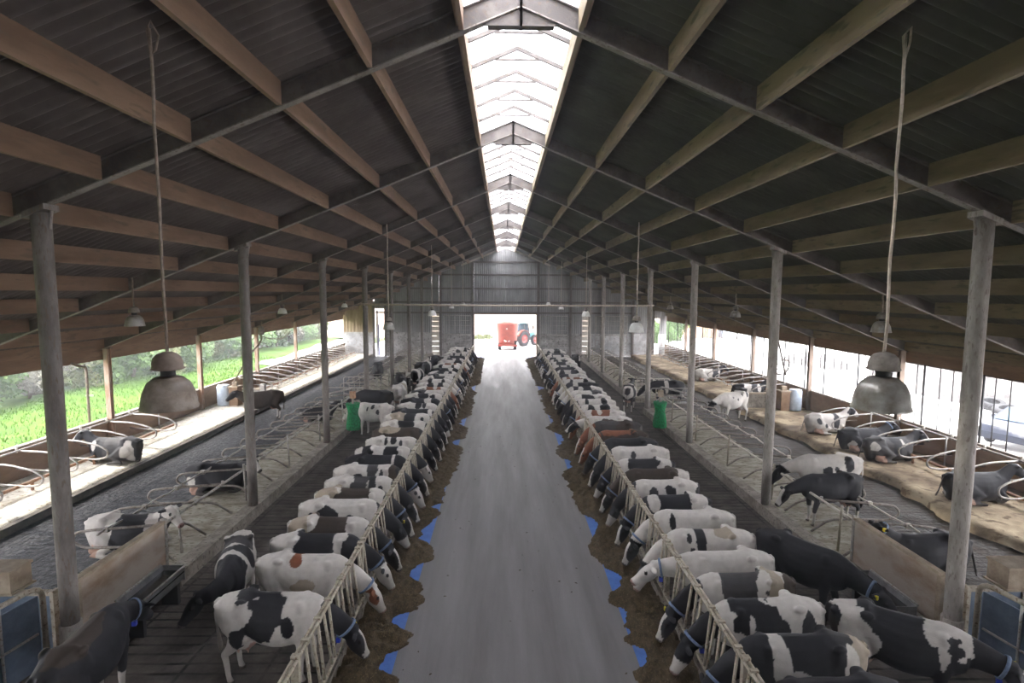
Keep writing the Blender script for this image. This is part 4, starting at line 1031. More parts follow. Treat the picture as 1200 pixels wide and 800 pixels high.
def corner_gate(s, side):
    t = empty('sheeted_gate', (s * 7.55, 8.25, 0))
    MB().tube(path_round([(0, 0, .05), (0, 0, 1.45), (s * .22, -1.25, 1.45), (s * .22, -1.25, .05)], .22), .042, 10).build('frame', 'fence_pipe', t)
    b = MB(); b.hexa([(s * .03, -.05, .12), (s * .06, -.05, .12), (s * .26, -1.2, .12), (s * .23, -1.2, .12), (s * .03, -.05, 1.3), (s * .06, -.05, 1.3), (s * .26, -1.2, 1.3), (s * .23, -1.2, 1.3)])
    b.build('sheet', 'blue_sheet', t)
    MB().tube([(s * .02, -.1, .7), (s * .20, -1.2, .7)], .02, 6).build('bar', 'galv', t); MB().tube([(s * .10, -.62, .1), (s * .10, -.62, 1.42)], .02, 6).build('bar', 'galv', t)
    tag(t, 'pipe-framed gate with dull blue sheeting beside the %s front post' % side, 'gate')
    t = empty('backing_panel', (s * 7.62, 8.55, 0))
    MB().box(min(0, s * 1.9), max(0, s * 1.9), -.03, .03, .05, 1.12).build('sheet', 'blue_sheet', t)
    for xx in (0, .95, 1.9): MB().box(s * xx - .03, s * xx + .03, -.06, .06, 0, 1.2).build('upright', 'fence_pipe', t)
    MB().box(min(0, s * 1.9), max(0, s * 1.9), -.05, .05, 1.12, 1.18).build('rail', 'fence_pipe', t)
    tag(t, 'blue-grey sheet barrier closing the passage behind the %s front post' % side, 'barrier')
    t = empty('wooden_crate', (s * 8.52, 8.62, 1.18)); b = MB(); b.box(-.32, .32, -.2, .2, 0, .36); b.build('body', 'crate', t)
    MB().box(-.36, .36, -.23, .23, -.0, .03).build('base_board', 'crate', t); MB().box(-.34, .34, -.22, .22, .36, .40).build('lid', 'crate', t)
    tag(t, 'square brown wooden box on the blue barrier behind the %s front post' % side, 'box')
    t = empty('plastic_drum', (s * 8.75, 7.75, 0)); MB().lathe([(.0, 0), (.29, 0), (.30, .05), (.30, .32), (.315, .34), (.30, .36), (.30, .7), (.315, .72), (.30, .74), (.29, 1.0), (.24, 1.04), (0, 1.04)], seg=24).build('drum_body', 'blue_plastic', t)
    MB().lathe([(0, 1.04), (.06, 1.04), (.06, 1.075), (0, 1.075)], (.12, 0, 0), 12).build('bung', 'dark', t)
    tag(t, 'dark blue plastic drum standing behind the %s sheeted gate' % side, 'drum')
corner_gate(-1, 'left'); corner_gate(1, 'right')

def drinker(s, side, y, x0, x1):
    t = empty('passage_wall', (s * x1, y, 0)); W = x1 - x0
    MB().box(min(0, -s * W), max(0, -s * W), -.07, .07, 0, .95).build('panel', 'plaster' if s < 0 else 'kerb', t)
    MB().box(min(0, -s * W) - .03, max(0, -s * W) + .03, -.11, .11, .95, 1.02).build('capping', 'crate', t)
    MB().box(-s * W - .12, -s * W + .12, -.12, .12, 0, 1.25).build('end_post', 'dark' if s > 0 else 'galv', t)
    tag(t, 'low pale partition wall across the %s wall stalls' % side, 'partition')
    t = empty('pale_barrel', (s * (x1 - .55), y - .62, .25)); MB().lathe([(0, 0), (.3, 0), (.31, .05), (.31, .95), (.28, 1.05), (0, 1.06)], seg=22).build('barrel_body', 'pale_drum', t)
    MB().lathe([(.312, .33), (.325, .35), (.312, .37)], seg=22).build('hoop', 'pale_drum', t)
    tag(t, 'pale blue barrel beside the partition of the %s wall stalls' % side, 'barrel')
    t = empty('feeder_box', (s * (x1 - 1.15), y - .6, .25)); MB().box(-.22, .22, -.25, .25, 0, .95).build('body', 'board', t); MB().box(-.26, .26, -.29, .29, .95, 1.0).build('lid', 'crate', t); MB().box(-.12, .12, -.1, .1, 1.0, 1.22).build('top_block', 'crate', t)
    tag(t, 'upright brown wooden box beside the pale barrel on the %s side' % side, 'box')
drinker(-1, 'left', 28.2, 12.9, 15.2); drinker(1, 'right', 27.2, 12.2, 15.1)
# dark plank standing at the alley end of the right passage wall
# hay rack on a pole
t = empty('hay_rack', (13.9, 26.7, 2.0)); b = MB()
for z, w in ((0, .3), (.25, .4), (.5, .5), (.75, .6)): b.tube([(-w, -.1, z + .1), (w * .6, .1, z)], .032, 6)
b.build('rung', 'beam', t)
MB().tube(path_round([(-.62, -.1, .9), (-.3, -.1, .05), (.18, .1, .0), (.42, .1, .55), (.3, .1, .8)], .12), .036, 7).build('frame', 'beam', t)
MB().tube([(.2, .05, 0), (-.45, 0, 2.35)], .045, 7).build('pole', 'beam', t)
tag(t, 'small ladder-like metal rack leaning on a long pole near the right wall', 'rack')
# rope with pulley and stick on the left
t = empty('hanging_hose', (-12.2, 27.0, 0)); b = MB()
b.tube(path_round([(-.1, 0, 4.6), (-.25, 0, 4.1), (-.1, 0, 3.7), (-.8, 0, 2.9), (-1.6, -.1, 1.5)], .2), .035, 7); b.build('hose', 'rope_dark', t)
MB().tube(path_round([(-.12, 0, 3.9), (.2, 0, 3.75), (.8, .3, 3.72), (1.2, .4, 4.1)], .2), .025, 6).build('loop', 'rope_dark', t)
MB().lathe([(0, -.22), (.13, -.2), (.16, 0), (.12, .2), (0, .24)], (-.15, 0, 4.15), 12).build('pulley', 'lamp_cap', t)
tag(t, 'dusty hose and pulley hanging from the left eave above the barrel', 'hose')

# ================================================================== BRUSHES
def brush(s, y, label):
    t = empty('cow_brush', (s * 6.42, y, 0.42))
    prof = [(0, 0), (.24, 0), (.275, .06), (.27, .25), (.235, .5), (.195, .68), (.20, .82), (.25, 1.0), (.27, 1.08), (.20, 1.11), (0, 1.11)]
    b = MB(); seg = 40; vs = []; fs = []
    for i, (r, z) in enumerate(prof):
        for k in range(seg):
            rr = r * (1 + (.06 if k % 2 else -.04)); a = 2 * PI * k / seg; vs.append((rr * math.cos(a), rr * math.sin(a), z + (.03 * (k % 3) if i in (1, 8) else 0)))
    for i in range(len(prof) - 1):
        for k in range(seg):
            k2 = (k + 1) % seg; fs.append((i * seg + k, i * seg + k2, (i + 1) * seg + k2, (i + 1) * seg + k))
    b.add(vs, fs, True); b.build('bristles', 'green_brush', t)
    MB().lathe([(0, 1.08), (.05, 1.08), (.05, 1.35), (0, 1.35)], seg=10).build('shaft', 'galv', t)
    MB().box(-.1, .1, -.1, .1, 1.33, 1.62).build('motor', 'crate' if s > 0 else 'rust_rail', t)
    MB().tube(path_round([(0, 0, 1.55), (0, 0, 1.75), (s * .6, -1.4, 1.75)], .1), .04, 8).build('arm', 'galv', t)
    tag(t, label, 'brush')
for k, side in ((3, 'nearest'), (5, 'farther')):
    t = empty('downpipe', (-15.62, FY(k) - .55, 0)); MB().tube(path_round([(.2, -.9, 3.55), (.15, -.55, 3.42), (0, 0, 3.30), (0, 0, .0)], .2), .05, 8).build('pipe', 'rope_dark', t)
    MB().box(-.07, .2, -.02, .02, 2.2, 2.26).build('clip', 'galv', t)
    tag(t, '%s bent brown rain pipe outside the left wall, dropping from the eave' % side, 'pipe')
brush(-1, 21.9, 'green hourglass-shaped cow brush hanging over the left cow alley')
brush(1, 22.3, 'green hourglass-shaped cow brush hanging over the right cow alley')

# ================================================================== LAMPS
def lamp(x, y, z, D, shade, rope, label):
    R = D / 2; t = empty('pendant_lamp', (x, y, z)); h = D * .62
    prof = [(R * 1.02, -.012), (R * 1.035, 0.0), (R * .98, .03), (R * .965, h * .22), (R * .90, h * .5), (R * .74, h * .78), (R * .50, h * .95), (R * .24, h)]
    inner = [(r - .015, q - .01) for r, q in reversed(prof[1:])]
    MB().lathe(prof + inner, seg=32).build('shade', shade, t)
    MB().lathe([(R * .26, h - .01), (R * .27, h + D * .12), (R * .26, h + D * .14)], seg=18).build('neck', 'dark', t)
    cz = h + D * .12
    MB().lathe([(0, cz), (R * .54, cz), (R * .60, cz + D * .02), (R * .54, cz + D * .05), (R * .53, cz + D * .15), (R * .47, cz + D * .24), (R * .34, cz + D * .31), (R * .16, cz + D * .345), (0, cz + D * .35)], seg=24).build('cap', 'lamp_cap' if shade != 'lamp_shade_dirty' else 'lamp_dirty', t)
    top = cz + D * .345
    zr = sz(x) - .12 - z
    rp = [(0.006 * math.sin(i * 1.7), 0.006 * math.cos(i * 2.1), top + (zr - top) * i / 10) for i in range(11)]
    MB().tube(rp, .016 if y < 8 else .02, 6).build('cord', rope, t)
    if y < 8:
        MB().tube([(.0, .0, zr - .26), (.035, .03, zr - .2), (.07, .03, zr - .06), (.03, -.03, zr + .06), (-.03, 0, zr - .02), (.0, .0, zr - .26)], .012, 6).build('knot', rope, t)
    MB().lathe([(0, h * .35), (R * .16, h * .38), (R * .2, h * .55), (R * .12, h * .85), (0, h * .9)], seg=12).build('bulb', 'white_paint', t)
    tag(t, label, 'lamp')
lamp(-3.92, 5.9, 4.83, .56, 'lamp_shade_dirty', 'rope_dark', 'grimy brown bell lamp hanging close on the left beside the front post')
lamp(3.95, 5.8, 4.85, .57, 'lamp_shade_grey', 'rope', 'dusty grey bell lamp hanging close on the right beside the front post')
lamp(-9.75, 14.0, 5.21, .45, 'lamp_shade_grey', 'rope_dark', 'bell lamp under the left roof slope between the first and second posts')
lamp(-10.85, 26.0, 5.06, .42, 'lamp_shade_white', 'rope_dark', 'white bell lamp under the left roof slope between second and third posts')
lamp(-11.1, 37.0, 5.06, .42, 'lamp_shade_white', 'rope_dark', 'farthest small lamp under the left roof slope by the end wall')
lamp(10.2, 24.0, 5.07, .45, 'lamp_shade_grey', 'rope', 'bell lamp under the right roof slope between second and third posts')
lamp(10.1, 14.5, 5.08, .48, 'lamp_shade_grey', 'rope_dark', 'bell lamp under the right roof slope seen beside the close grey lamp')
lamp(11.0, 36.0, 5.06, .42, 'lamp_shade_grey', 'rope', 'farthest small lamp under the right roof slope')
lamp(-4.5, 20.0, 4.73, .42, 'lamp_shade_grey', 'rope', 'pale bell lamp over the left cows beside the fifth post')
lamp(-4.2, 30.0, 4.81, .48, 'lamp_shade_white', 'rope', 'white bell lamp over the left cows in front of the slatted louvre')
lamp(-4.45, 44.0, 4.82, .42, 'lamp_shade_white', 'rope', 'small white lamp far over the left cows, outer of two')
lamp(-3.75, 47.0, 5.0, .40, 'lamp_shade_grey', 'rope', 'small dull lamp far left of the doorway, inner of two')
lamp(3.75, 47.5, 5.05, .40, 'lamp_shade_white', 'rope', 'small lamp far right of the doorway, inner of two')
lamp(4.4, 43.0, 4.8, .42, 'lamp_shade_white', 'rope', 'small white lamp far over the right cows, outer of two')
lamp(4.7, 32.0, 4.72, .48, 'lamp_shade_white', 'rope', 'white bell lamp over the right cows beside the seventh post')
lamp(4.5, 19.0, 4.74, .53, 'lamp_shade_white', 'rope', 'large white bell lamp over the right cows beside the fourth post')
# ================================================================== OUTSIDE
# west meadow: gently rolling
def terrain(name, x0, x1, y0, y1, nx, ny, fz, m, kind='structure'):
    vs = []; fs = []
    for i in range(ny + 1):
        for j in range(nx + 1):
            x = x0 + (x1 - x0) * j / nx; y = y0 + (y1 - y0) * i / ny; vs.append((x, y, fz(x, y)))
    for i in range(ny):
        for j in range(nx): a = i * (nx + 1) + j; fs.append((a, a + 1, a + nx + 2, a + nx + 1))
    o = MB().add(vs, fs, True).build(name, m); o['kind'] = kind; return o
def zg(x, y):
    d = -15.4 - x
    return -.12 + .10 * math.sin(x * .8 + y * .3) + .08 * math.sin(y * .9 - x * .4) + max(0, d - 22) * .16
terrain('ground_meadow', -75, -15.42, -12, 130, 60, 120, zg, 'grass')
terrain('path_meadow', -21.5, -19.0, 46, 110, 4, 30, lambda x, y: zg(x, y) + .08, 'dirt_track')
terrain('ground_yard', 15.42, 90, -12, 130, 30, 50, lambda x, y: -.06 + .02 * math.sin(x * .5) * math.sin(y * .4), 'yard')
terrain('hill_field', -75, 70, 73, 190, 30, 24, lambda x, y: -.05 + (max(0, y - 76) * .055 if abs(x) < 40 else max(0, y - 76) * .055) , 'dry_field')
# green verge at the foot of the field
b = MB()
for i in range(60):
    x = -9 + 7.5 * random.random(); y = 70.5 + random.random() * 1.5; h = .25 + random.random() * .4
    for a in (0, PI / 3, 2 * PI / 3):
        c, s_ = math.cos(a) * .35, math.sin(a) * .35; b.add([(x - c, y - s_, 0), (x + c, y + s_, 0), (x + c * .6, y + s_ * .6, h), (x - c * .6, y - s_ * .6, h)], [(0, 1, 2, 3)])
tag(b.build('grass_verge', 'leaf_pale'), 'strip of yellow-green grass at the foot of the bare field', 'grass', kind='stuff')
# meadow grass tufts near the wall
b = MB()
for i in range(16000):
    x = -15.7 - 11 * random.random() ** 1.2; y = 12 + 40 * random.random(); z = zg(x, y); h = .06 + random.random() * .16; a = random.random() * PI; w = .014 + .022 * random.random()
    c, s_ = math.cos(a) * w, math.sin(a) * w; lx, ly = random.uniform(-.08, .08), random.uniform(-.08, .08)
    b.add([(x - c, y - s_, z - .02), (x + c, y + s_, z - .02), (x + lx, y + ly, z + h)], [(0, 1, 2)])
tag(b.build('grass', 'grass'), 'bright green meadow grass beyond the open left wall', 'grass', kind='stuff')

# shrubs and trees of the hedge
def leaf_mesh(h, w, n, m, leaf=.16, seed=0):
    r = random.Random(seed); vs = []; fs = []
    clumps = [(r.uniform(-w, w) * .7, r.uniform(-w, w) * .7, h * r.uniform(.12, .85), h * r.uniform(.14, .24)) for _ in range(20)]
    for i in range(n):
        cx, cy, cz, cr = clumps[r.randrange(len(clumps))]
        while True:
            p = V((r.uniform(-1, 1), r.uniform(-1, 1), r.uniform(-1, 1)))
            if .35 < p.length < 1: break
        c = V((cx, cy, cz)) + p * cr * 1.25
        c.z = max(c.z, .05)
        u = V((r.uniform(-1, 1), r.uniform(-1, 1), r.uniform(-1, 1))).normalized(); q = u.orthogonal().normalized(); l = leaf * r.uniform(.6, 1.4)
        vs += [c - u * l, c + q * l * .5, c + u * l, c - q * l * .5]; k = len(vs); fs.append((k - 4, k - 3, k - 2, k - 1))
    return MB().add([tuple(v) for v in vs], fs).mesh('foliage', m)
def stem_mesh(h, seed):
    r = random.Random(seed); b = MB()
    for i in range(5):
        a = r.uniform(0, 2 * PI); b.tube([(0, 0, 0), (math.cos(a) * .3, math.sin(a) * .3, h * .35), (math.cos(a) * .8, math.sin(a) * .8, h * .75)], [.08, .05, .02], 6)
    return b.mesh('stem', 'bark')
KINDS = [(leaf_mesh(3.4, 2.2, 5200, 'leaf_green', .15, 1), stem_mesh(3.0, 1), 'green leafy shrub'), (leaf_mesh(3.6, 2.2, 4600, 'leaf_grey', .14, 2), stem_mesh(3.2, 2), 'grey-twigged shrub'),
         (leaf_mesh(3.0, 2.1, 5200, 'leaf_pale', .13, 3), stem_mesh(2.6, 3), 'pale yellow-green shrub'), (leaf_mesh(4.8, 2.7, 6000, 'leaf_dark', .2, 4), stem_mesh(4.6, 4), 'dark tree')]
def plant(name, kind, x, y, z, sc, rot, label, group, cat):
    t = empty(name, (x, y, z), rot); t.scale = (sc, sc, sc)
    for nm, me in (('foliage', KINDS[kind][0]), ('stem', KINDS[kind][1])):
        o = bpy.data.objects.new(nm, me); COL.objects.link(o); o.parent = t
    tag(t, label, cat, group)
r = random.Random(8); i = 0; y = 19.0
seqk = [1, 0, 1, 2, 0, 1, 2, 0, 0, 2, 0, 0, 2, 0, 2, 0, 0, 2, 0]
names = {0: 'green leafy shrub in the hedge beyond the left meadow', 1: 'grey-twigged shrub in the hedge beyond the left meadow', 2: 'pale yellow-green shrub in the hedge beyond the left meadow'}
while y < 74:
    k = seqk[i % len(seqk)]
    x = -27.2 + r.uniform(-.7, .7) + max(0, (y - 40)) * .05
    plant('hedge_shrub', k, x, y, zg(x, y) - .1, r.uniform(.85, 1.15), r.uniform(0, 6), names[k], names[k].split(' in ')[0] + 's of the meadow hedge', 'shrub')
    y += r.uniform(2.0, 2.7); i += 1
for j, (x, y) in enumerate([(-34, 26), (-35, 34), (-34, 42), (-35, 51), (-33, 60), (-34, 70)]):
    k = 3 if j % 2 == 0 else 0
    plant('hedge_tree', k, x, y, zg(x, y) - .2, 1.25 if k == 3 else 1.8, j * 1.3, 'tall %s standing behind the meadow hedge' % ('dark tree' if k == 3 else 'green bush'), 'tall %s behind the hedge' % ('dark trees' if k == 3 else 'green bushes'), 'tree')

# right yard: rubble heap, tyres, car, shed, trees
def heap(name, cx, cy, rx, ry, h, m, label):
    n = 46; vs = []; fs = []
    for i in range(n + 1):
        for j in range(n + 1):
            u, v = -1 + 2 * i / n, -1 + 2 * j / n; d = math.hypot(u, v)
            q = max(0, 1 - d ** 2.2); z = h * q ** .7
            vs.append((cx + u * rx, cy + v * ry, z))
    P = np.array(vs); f = fbm(P * np.array([.9, .9, .9]), 3, 4); f2 = fbm(P * 3.1, 8, 2)
    P[:, 2] = np.where(P[:, 2] > 0.01, P[:, 2] * (.6 + .7 * f) + .35 * (f2 - .5), -.15)
    for i in range(n):
        for j in range(n): a = i * (n + 1) + j; fs.append((a, a + n + 1, a + n + 2, a + 1))
    tag(MB().add(P.tolist(), fs, False).build(name, m), label, 'heap', kind='stuff')
heap('rubble', 31.5, 33.0, 6.0, 9.5, 3.6, 'rubble', 'pale grey rubble heap in the sunny yard beyond the right wall')
heap('rubble', 27.5, 47.0, 2.0, 4.0, .8, 'rubble', 'low scatter of pale stones farther along the sunny yard')
def tyre(x, y, z, D, ang, tilt, label):
    t = empty('old_tyre', (x, y, z), ang); t.rotation_euler = (0, tilt, ang); R = D / 2; W = D * .14
    prof = [(R * .56, -W), (R * .85, -W * 1.1), (R * .97, -W * .85), (R, -W * .4), (R, W * .4), (R * .97, W * .85), (R * .85, W * 1.1), (R * .56, W), (R * .60, W * .5), (R * .62, 0), (R * .60, -W * .5), (R * .56, -W)]
    MB().lathe(prof, seg=28, axis='x').build('carcass', 'tyre', t)
    b = MB()
    for k in range(24):
        a = 2 * PI * k / 24; c, s_ = math.cos(a), math.sin(a)
        b.tube([(-W * .8, c * R * .985, s_ * R * .985), (0, math.cos(a + .08) * R * 1.0, math.sin(a + .08) * R * 1.0), (W * .8, c * R * .985, s_ * R * .985)], R * .035, 4)
    b.build('tread', 'tyre', t)
    tag(t, label, 'tyre')
tyre(25.4, 24.6, .42, 1.35, .5, .9, 'old tyre lying tilted against the rubble heap, nearest the car')
tyre(25.2, 26.2, .30, 1.25, .2, 1.35, 'flat old tyre below the rubble heap, middle of three')
tyre(25.9, 27.9, .30, 1.2, 1.2, 1.3, 'flat old tyre at the foot of the rubble heap, farthest of three')

def car(x, y, ang):
    t = empty('parked_car', (x, y, 0), ang)
    prof = [(-2.1, .35), (-2.15, .75), (-1.95, .95), (-1.35, 1.02), (-.75, 1.42), (.55, 1.45), (1.35, 1.0), (2.0, .85), (2.15, .6), (2.1, .32)]
    def shell(pr, w0, w1, zsplit):
        rings = []
        for sgn, ws in ((-1, 1), (1, 1)):
            rings.append([(px, sgn * (w0 if pz < zsplit else w1), pz) for px, pz in pr])
        n = len(pr); vs = rings[0] + rings[1]; fs = [tuple(range(n)), tuple(range(2 * n - 1, n - 1, -1))] + [(i, i + n, (i + 1) % n + n, (i + 1) % n) for i in range(n)]
        return vs, fs
    vs, fs = shell(prof, .86, .70, 1.1); MB().add(vs, fs).build('body_shell', 'car_blue', t)
    b = MB()
    b.add([(1.30, -.72, 1.03), (1.30, .72, 1.03), (.60, .60, 1.43), (.60, -.60, 1.43)], [(0, 1, 2, 3)]); b.v = [(p[0] + .02, p[1], p[2] + .012) for p in b.v]
    b.build('windscreen', 'car_glass', t)
    MB().add([(-1.36, -.72, 1.05), (-.79, -.60, 1.43), (-.79, .60, 1.43), (-1.36, .72, 1.05)], [(0, 1, 2, 3)]).build('rear_window', 'car_glass', t)
    for s in (-1, 1):
        MB().add([(-1.2, s * .862, 1.02), (1.2, s * .862, 1.02), (.55, s * .715, 1.38), (-.72, s * .715, 1.38)], [(0, 1, 2, 3)]).build('side_window', 'car_glass', t)
        for xx in (-1.3, 1.35):
            wh = MB().lathe([(0, -.1), (.19, -.1), (.30, -.1), (.32, -.06), (.32, .06), (.30, .1), (.19, .1), (0, .1)], seg=20, axis='y').build('wheel', 'tyre', t, (xx, s * .80, .32))
            MB().lathe([(0, -.112), (.19, -.105), (.19, .105), (0, .112)], seg=16, axis='y').build('rim', 'galv', wh)
        MB().box(.85, 1.02, s * .92 - .07, s * .92 + .07, 1.0, 1.14).build('mirror', 'car_blue', t)
    tag(t, 'dark blue car parked in the yard beyond the right wall', 'car')
car(21.6, 21.3, math.radians(200))

t = empty('yard_shed', (33.6, 74, 0))
MB().box(-3.3, 3.3, 0, 8, 0, 3.2).build('wall', 'shed_wall', t); MB().prism_y([(-3.7, 3.1), (3.7, 3.1), (0, 4.9)], -.4, 8.4).build('roof', 'shed_roof', t)
MB().box(-2, 1.5, -.05, 0, 0, 2.8).build('door', 'plaster', t); MB().box(-3.4, 3.4, -.1, 0, 1.3, 1.5).build('rail', 'beam', t)
tag(t, 'blue-grey farm shed across the yard', 'building')
t = empty('brick_barn', (28.0, 74, 0)); MB().box(-1.6, 1.6, 0, 6, 0, 3.6).build('wall', 'brick', t); MB().prism_y([(-1.8, 3.5), (1.8, 3.5), (0, 4.6)], -.3, 6.3).build('roof', 'shed_roof', t); MB().box(-.8, .8, -.05, 0, 0, 2.4).build('door', 'board', t)
tag(t, 'orange brick outbuilding beside the blue-grey shed', 'building')
for j, (x, y, sc) in enumerate([(38, 72, .75), (42, 70, .8), (46, 66, .8), (51, 64, .85), (56, 60, .9)]):
    plant('yard_tree', 3, x, y, 0, sc, j, 'dark tree along the far edge of the sunny yard', 'dark trees at the yard edge', 'tree')
for j, (x, y, sc) in enumerate([(19.5, 66, .8), (22, 70, .9)]):
    plant('yard_bush', 0, x, y, 0, sc, j * 2, 'green bush beyond the end of the right wall', 'green bushes past the right wall', 'bush')

# ------------------------------------------------------------------ feed wagon and tractor
def wheel(parent, x, y, R, W, rim, seg=28):
    w = MB().lathe([(R * .55, -W * .8), (R * .86, -W), (R * .97, -W * .8), (R, -W * .4), (R, W * .4), (R * .97, W * .8), (R * .86, W), (R * .55, W * .8)], seg=seg, axis='x').build('wheel', 'tyre', parent, (x, y, R))
    MB().lathe([(0, -W * .75), (R * .2, -W * .75), (R * .3, -W * .45), (R * .52, -W * .5), (R * .58, -W * .82), (R * .58, W * .82), (R * .52, W * .5), (R * .3, W * .45), (R * .2, W * .75), (0, W * .75)], seg=seg, axis='x').build('rim', rim, w)
    b = MB()
    for k in range(22):
        a = 2 * PI * k / 22
        for q in (-1, 1):
            a2 = a + (.14 if q > 0 else 0)
            b.tube([(q * W * .1, math.cos(a2 + .1) * R * 1.0, math.sin(a2 + .1) * R * 1.0), (q * W * .92, math.cos(a2) * R * .97, math.sin(a2) * R * .97)], R * .04, 4)
    b.build('tread', 'tyre', w)
    return w
t = empty('feed_mixer_wagon', (.22, 58.2, 0))
b = MB(); seg = 40; vs = []; fs = []
prof = [(.97, 1.35, .62), (1.00, 1.45, .70), (1.17, 1.75, 2.72), (1.20, 1.80, 2.80), (1.20, 1.80, 2.86), (1.12, 1.70, 2.86), (1.10, 1.66, 2.70), (.92, 1.30, .72), (0.05, .05, .70)]
for a_, b_, z in prof:
    for k in range(seg):
        q = 2 * PI * k / seg; c, s_ = math.cos(q), math.sin(q)
        vs.append((a_ * math.copysign(abs(c) ** .75, c), b_ * math.copysign(abs(s_) ** .75, s_), z))
for i in range(len(prof) - 1):
    for k in range(seg): k2 = (k + 1) % seg; fs.append((i * seg + k, i * seg + k2, (i + 1) * seg + k2, (i + 1) * seg + k))
b.add(vs, fs, True); b.build('tub', 'red_paint', t)
MB().box(-1.05, 1.05, -1.5, -1.3, .42, .64).box(-.7, -.5, -1.4, 2.2, .45, .62).box(.5, .7, -1.4, 2.2, .45, .62).build('chassis', 'red_paint', t)
for s in (-1, 1): wheel(t, s * .82, -.6, .42, .17, 'red_rim', 22)
MB().tube([(-.5, 2.1, .5), (0, 3.6, .5), (.5, 2.1, .5)], .07, 8).build('drawbar', 'red_paint', t)
b = MB(); b.lathe([(0, -.03), (.14, -.03), (.15, 0), (0, .0)], (-.2, -1.46, 1.05), 20, 'y'); b.build('badge', 'white_paint', t)
MB().lathe([(0, -.03), (.14, -.03), (.15, 0), (0, 0)], (.12, -1.46, 1.05), 20, 'y').build('badge', 'pale_drum', t)
MB().box(-.22, .08, -1.56, -1.5, 1.52, 1.62).build('plate', 'orange', t)
MB().lathe([(0, -.05), (.09, -.05), (.1, 0), (0, 0)], (-.08, -1.66, 2.30), 16, 'y').build('lamp_lens', 'galv', t)
for s in (-1, 1): MB().box(s * .85 - .12, s * .85 + .12, -1.56, -1.50, .46, .58).build('tail_light', 'red_rim', t)
MB().box(.72, .96, -1.62, -1.38, .66, 1.05).build('control_box', 'dark', t)
b = MB(); b.tube([(.2, -1.6, 2.85), (.2, -1.6, 3.3)], .02, 6); b.build('aerial', 'dark', t)
MB().tube(path_round([(-1.1, -1.1, 2.9), (-1.1, 1.2, 2.95), (1.1, 1.2, 2.95), (1.1, -1.1, 2.9)], .5), .03, 6).build('rim_rail', 'red_paint', t)
tag(t, 'red tub-shaped feed mixer wagon outside the wide end doorway', 'feed wagon')

t = empty('tractor', (1.72, 62.2, 0), math.radians(-46))   # nose along local +y
b = MB()
hood = [(-.38, .95), (-.40, 1.45), (-.28, 1.62), (.28, 1.62), (.40, 1.45), (.38, .95)]
b.prism_y(hood, .75, 2.2); b.build('bonnet', 'teal_paint', t)
MB().box(-.34, .34, 2.2, 2.27, 1.0, 1.5).build('grille', 'dark', t)
MB().box(-.35, .35, -1.0, 2.0, .6, .97).build('chassis', 'dark', t)
c = MB(); 
for x in (-.72, .72):
    c.tube([(x, .72, 1.1), (x * .92, .62, 2.62)], .05, 6); c.tube([(x, -.85, 1.45), (x * .92, -.75, 2.62)], .05, 6); c.tube([(x, .0, 1.1), (x * .92, .0, 2.62)], .04, 6)
c.build('cab_frame', 'dark', t)
MB().box(-.80, .80, -.95, .85, 2.60, 2.76).build('cab_roof', 'teal_paint', t)
g = MB(); g.box(-.66, .66, .60, .64, 1.3, 2.55); g.box(-.66, .66, -.80, -.76, 1.5, 2.55)
g.build('cab_glass', 'car_glass', t)
MB().box(-.35, .35, -.45, .05, 1.15, 1.75).build('seat', 'dark', t)
for s in (-1, 1):
    wheel(t, s * .92, -.35, .86, .25, 'red_rim'); wheel(t, s * .86, 1.62, .62, .2, 'red_rim', 24)
    f = MB(); pts = []
    for k in range(9):
        a = math.radians(20 + 140 * k / 8); pts.append((-.35 - math.cos(a) * .98, .86 + math.sin(a) * .98))
    vs = [(s * .68, y, z) for y, z in pts] + [(s * 1.14, y, z) for y, z in pts] + [(s * .68, y, z + .04) for y, z in pts] + [(s * 1.14, y, z + .04) for y, z in pts]
    n = len(pts); fs = []
    for k in range(n - 1):
        fs += [(k, k + 1, n + k + 1, n + k), (2 * n + k, 3 * n + k, 3 * n + k + 1, 2 * n + k + 1), (k, 2 * n + k, 2 * n + k + 1, k + 1), (n + k, n + k + 1, 3 * n + k + 1, 3 * n + k)]
    f.add(vs, fs, True); f.build('fender', 'red_paint', t)
    MB().tube([(s * .75, .75, 2.3), (s * 1.3, .85, 2.42), (s * 1.3, .85, 2.1)], .025, 6).build('mirror_arm', 'dark', t)
    MB().box(s * 1.3 - .12, s * 1.3 + .12, .82, .88, 1.95, 2.35).build('mirror', 'dark', t)
MB().tube([(.36, 1.15, 1.5), (.36, 1.15, 2.75)], .045, 8).build('exhaust', 'dark', t)
MB().lathe([(0, 0), (.07, 0), (.07, .12), (0, .14)], (.4, -.4, 2.76), 12).build('beacon', 'orange', t)
tag(t, 'teal tractor with red wheel rims beside the red wagon outside the doorway', 'tractor')

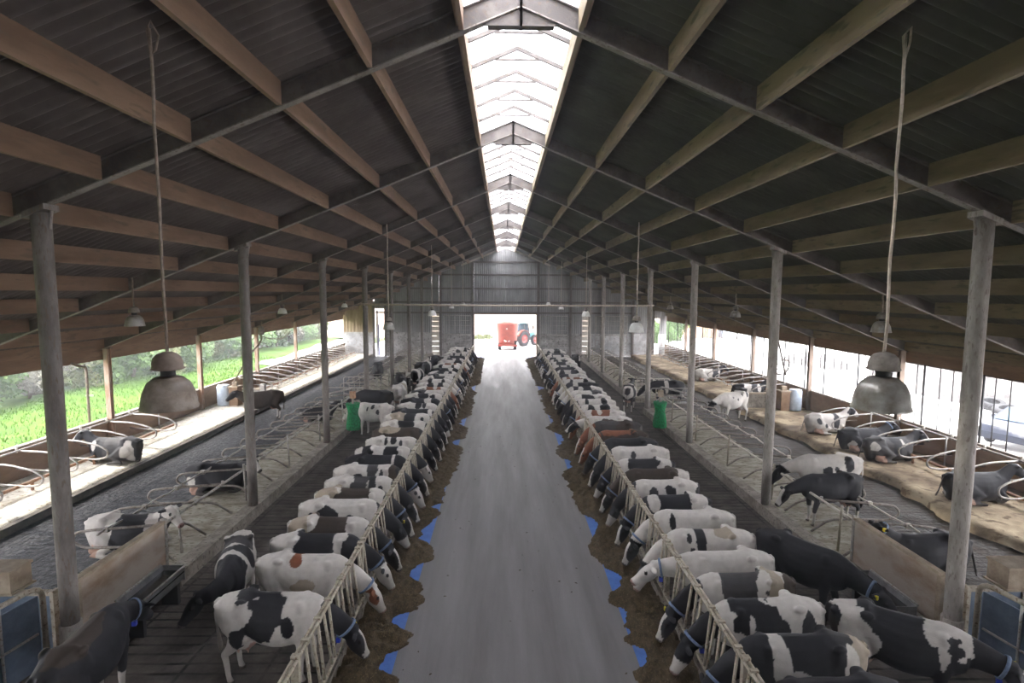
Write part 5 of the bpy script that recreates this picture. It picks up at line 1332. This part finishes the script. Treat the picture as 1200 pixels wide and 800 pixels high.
# ================================================================== LIGHT AND CAMERA
w = bpy.data.worlds.new('World'); SC.world = w; w.use_nodes = True
bg = w.node_tree.nodes['Background']; bg.inputs['Color'].default_value = (0.96, 0.955, 1.0, 1); bg.inputs['Strength'].default_value = SKY
sun = bpy.data.lights.new('sun', 'SUN'); sun.energy = SUN; sun.angle = math.radians(1.2); sun.color = (1.0, .93, .82)
so = bpy.data.objects.new('sun', sun); COL.objects.link(so)
so.rotation_euler = V((1.0, -.30, -.88)).to_track_quat('-Z', 'Y').to_euler()

cam = bpy.data.cameras.new('camera'); co = bpy.data.objects.new('camera', cam); COL.objects.link(co); SC.camera = co
p, yw, rl, cx, f = .0905, .0167, .0047, -.2432, 629.22
F = V((math.sin(yw) * math.cos(p), math.cos(yw) * math.cos(p), -math.sin(p))); R0 = V((math.cos(yw), -math.sin(yw), 0)); U0 = R0.cross(F)
R = R0 * math.cos(rl) + U0 * math.sin(rl); U = -R0 * math.sin(rl) + U0 * math.cos(rl)
M = Matrix((R, U, -F)).transposed().to_4x4(); M.translation = V((cx, 0, 6.1)); co.matrix_world = M
cam.sensor_width = 36.0; cam.lens = f * 36.0 / 1200; cam.clip_end = 600; cam.clip_start = .05
SC.view_settings.view_transform = 'Standard'; SC.view_settings.look = 'None'; SC.view_settings.gamma = 1.0; SC.view_settings.use_curve_mapping = False
SC.view_settings.exposure = EXPO
if HAZE > 0:
    hm = bpy.data.materials.new('dust_haze'); hm.use_nodes = True; N = hm.node_tree.nodes; N.remove(N['Principled BSDF'])
    vs_ = N.new('ShaderNodeVolumeScatter'); vs_.inputs['Density'].default_value = HAZE; vs_.inputs['Anisotropy'].default_value = .2; vs_.inputs['Color'].default_value = (.9, .93, 1, 1)
    hm.node_tree.links.new(vs_.outputs[0], N['Material Output'].inputs['Volume'])
    MATS['dust_haze'] = hm
    hz = MB().box(-82, 95, -14, 195, -1.5, 30).build('haze', 'dust_haze')
    tag(hz, 'thin bright haze hanging in the barn air and over the yard', 'haze', kind='stuff')
SC.cycles.use_denoising = True
SC.cycles.max_bounces = 10; SC.cycles.diffuse_bounces = 6; SC.cycles.transparent_max_bounces = 16
SC.cycles.sample_clamp_indirect = 6.0
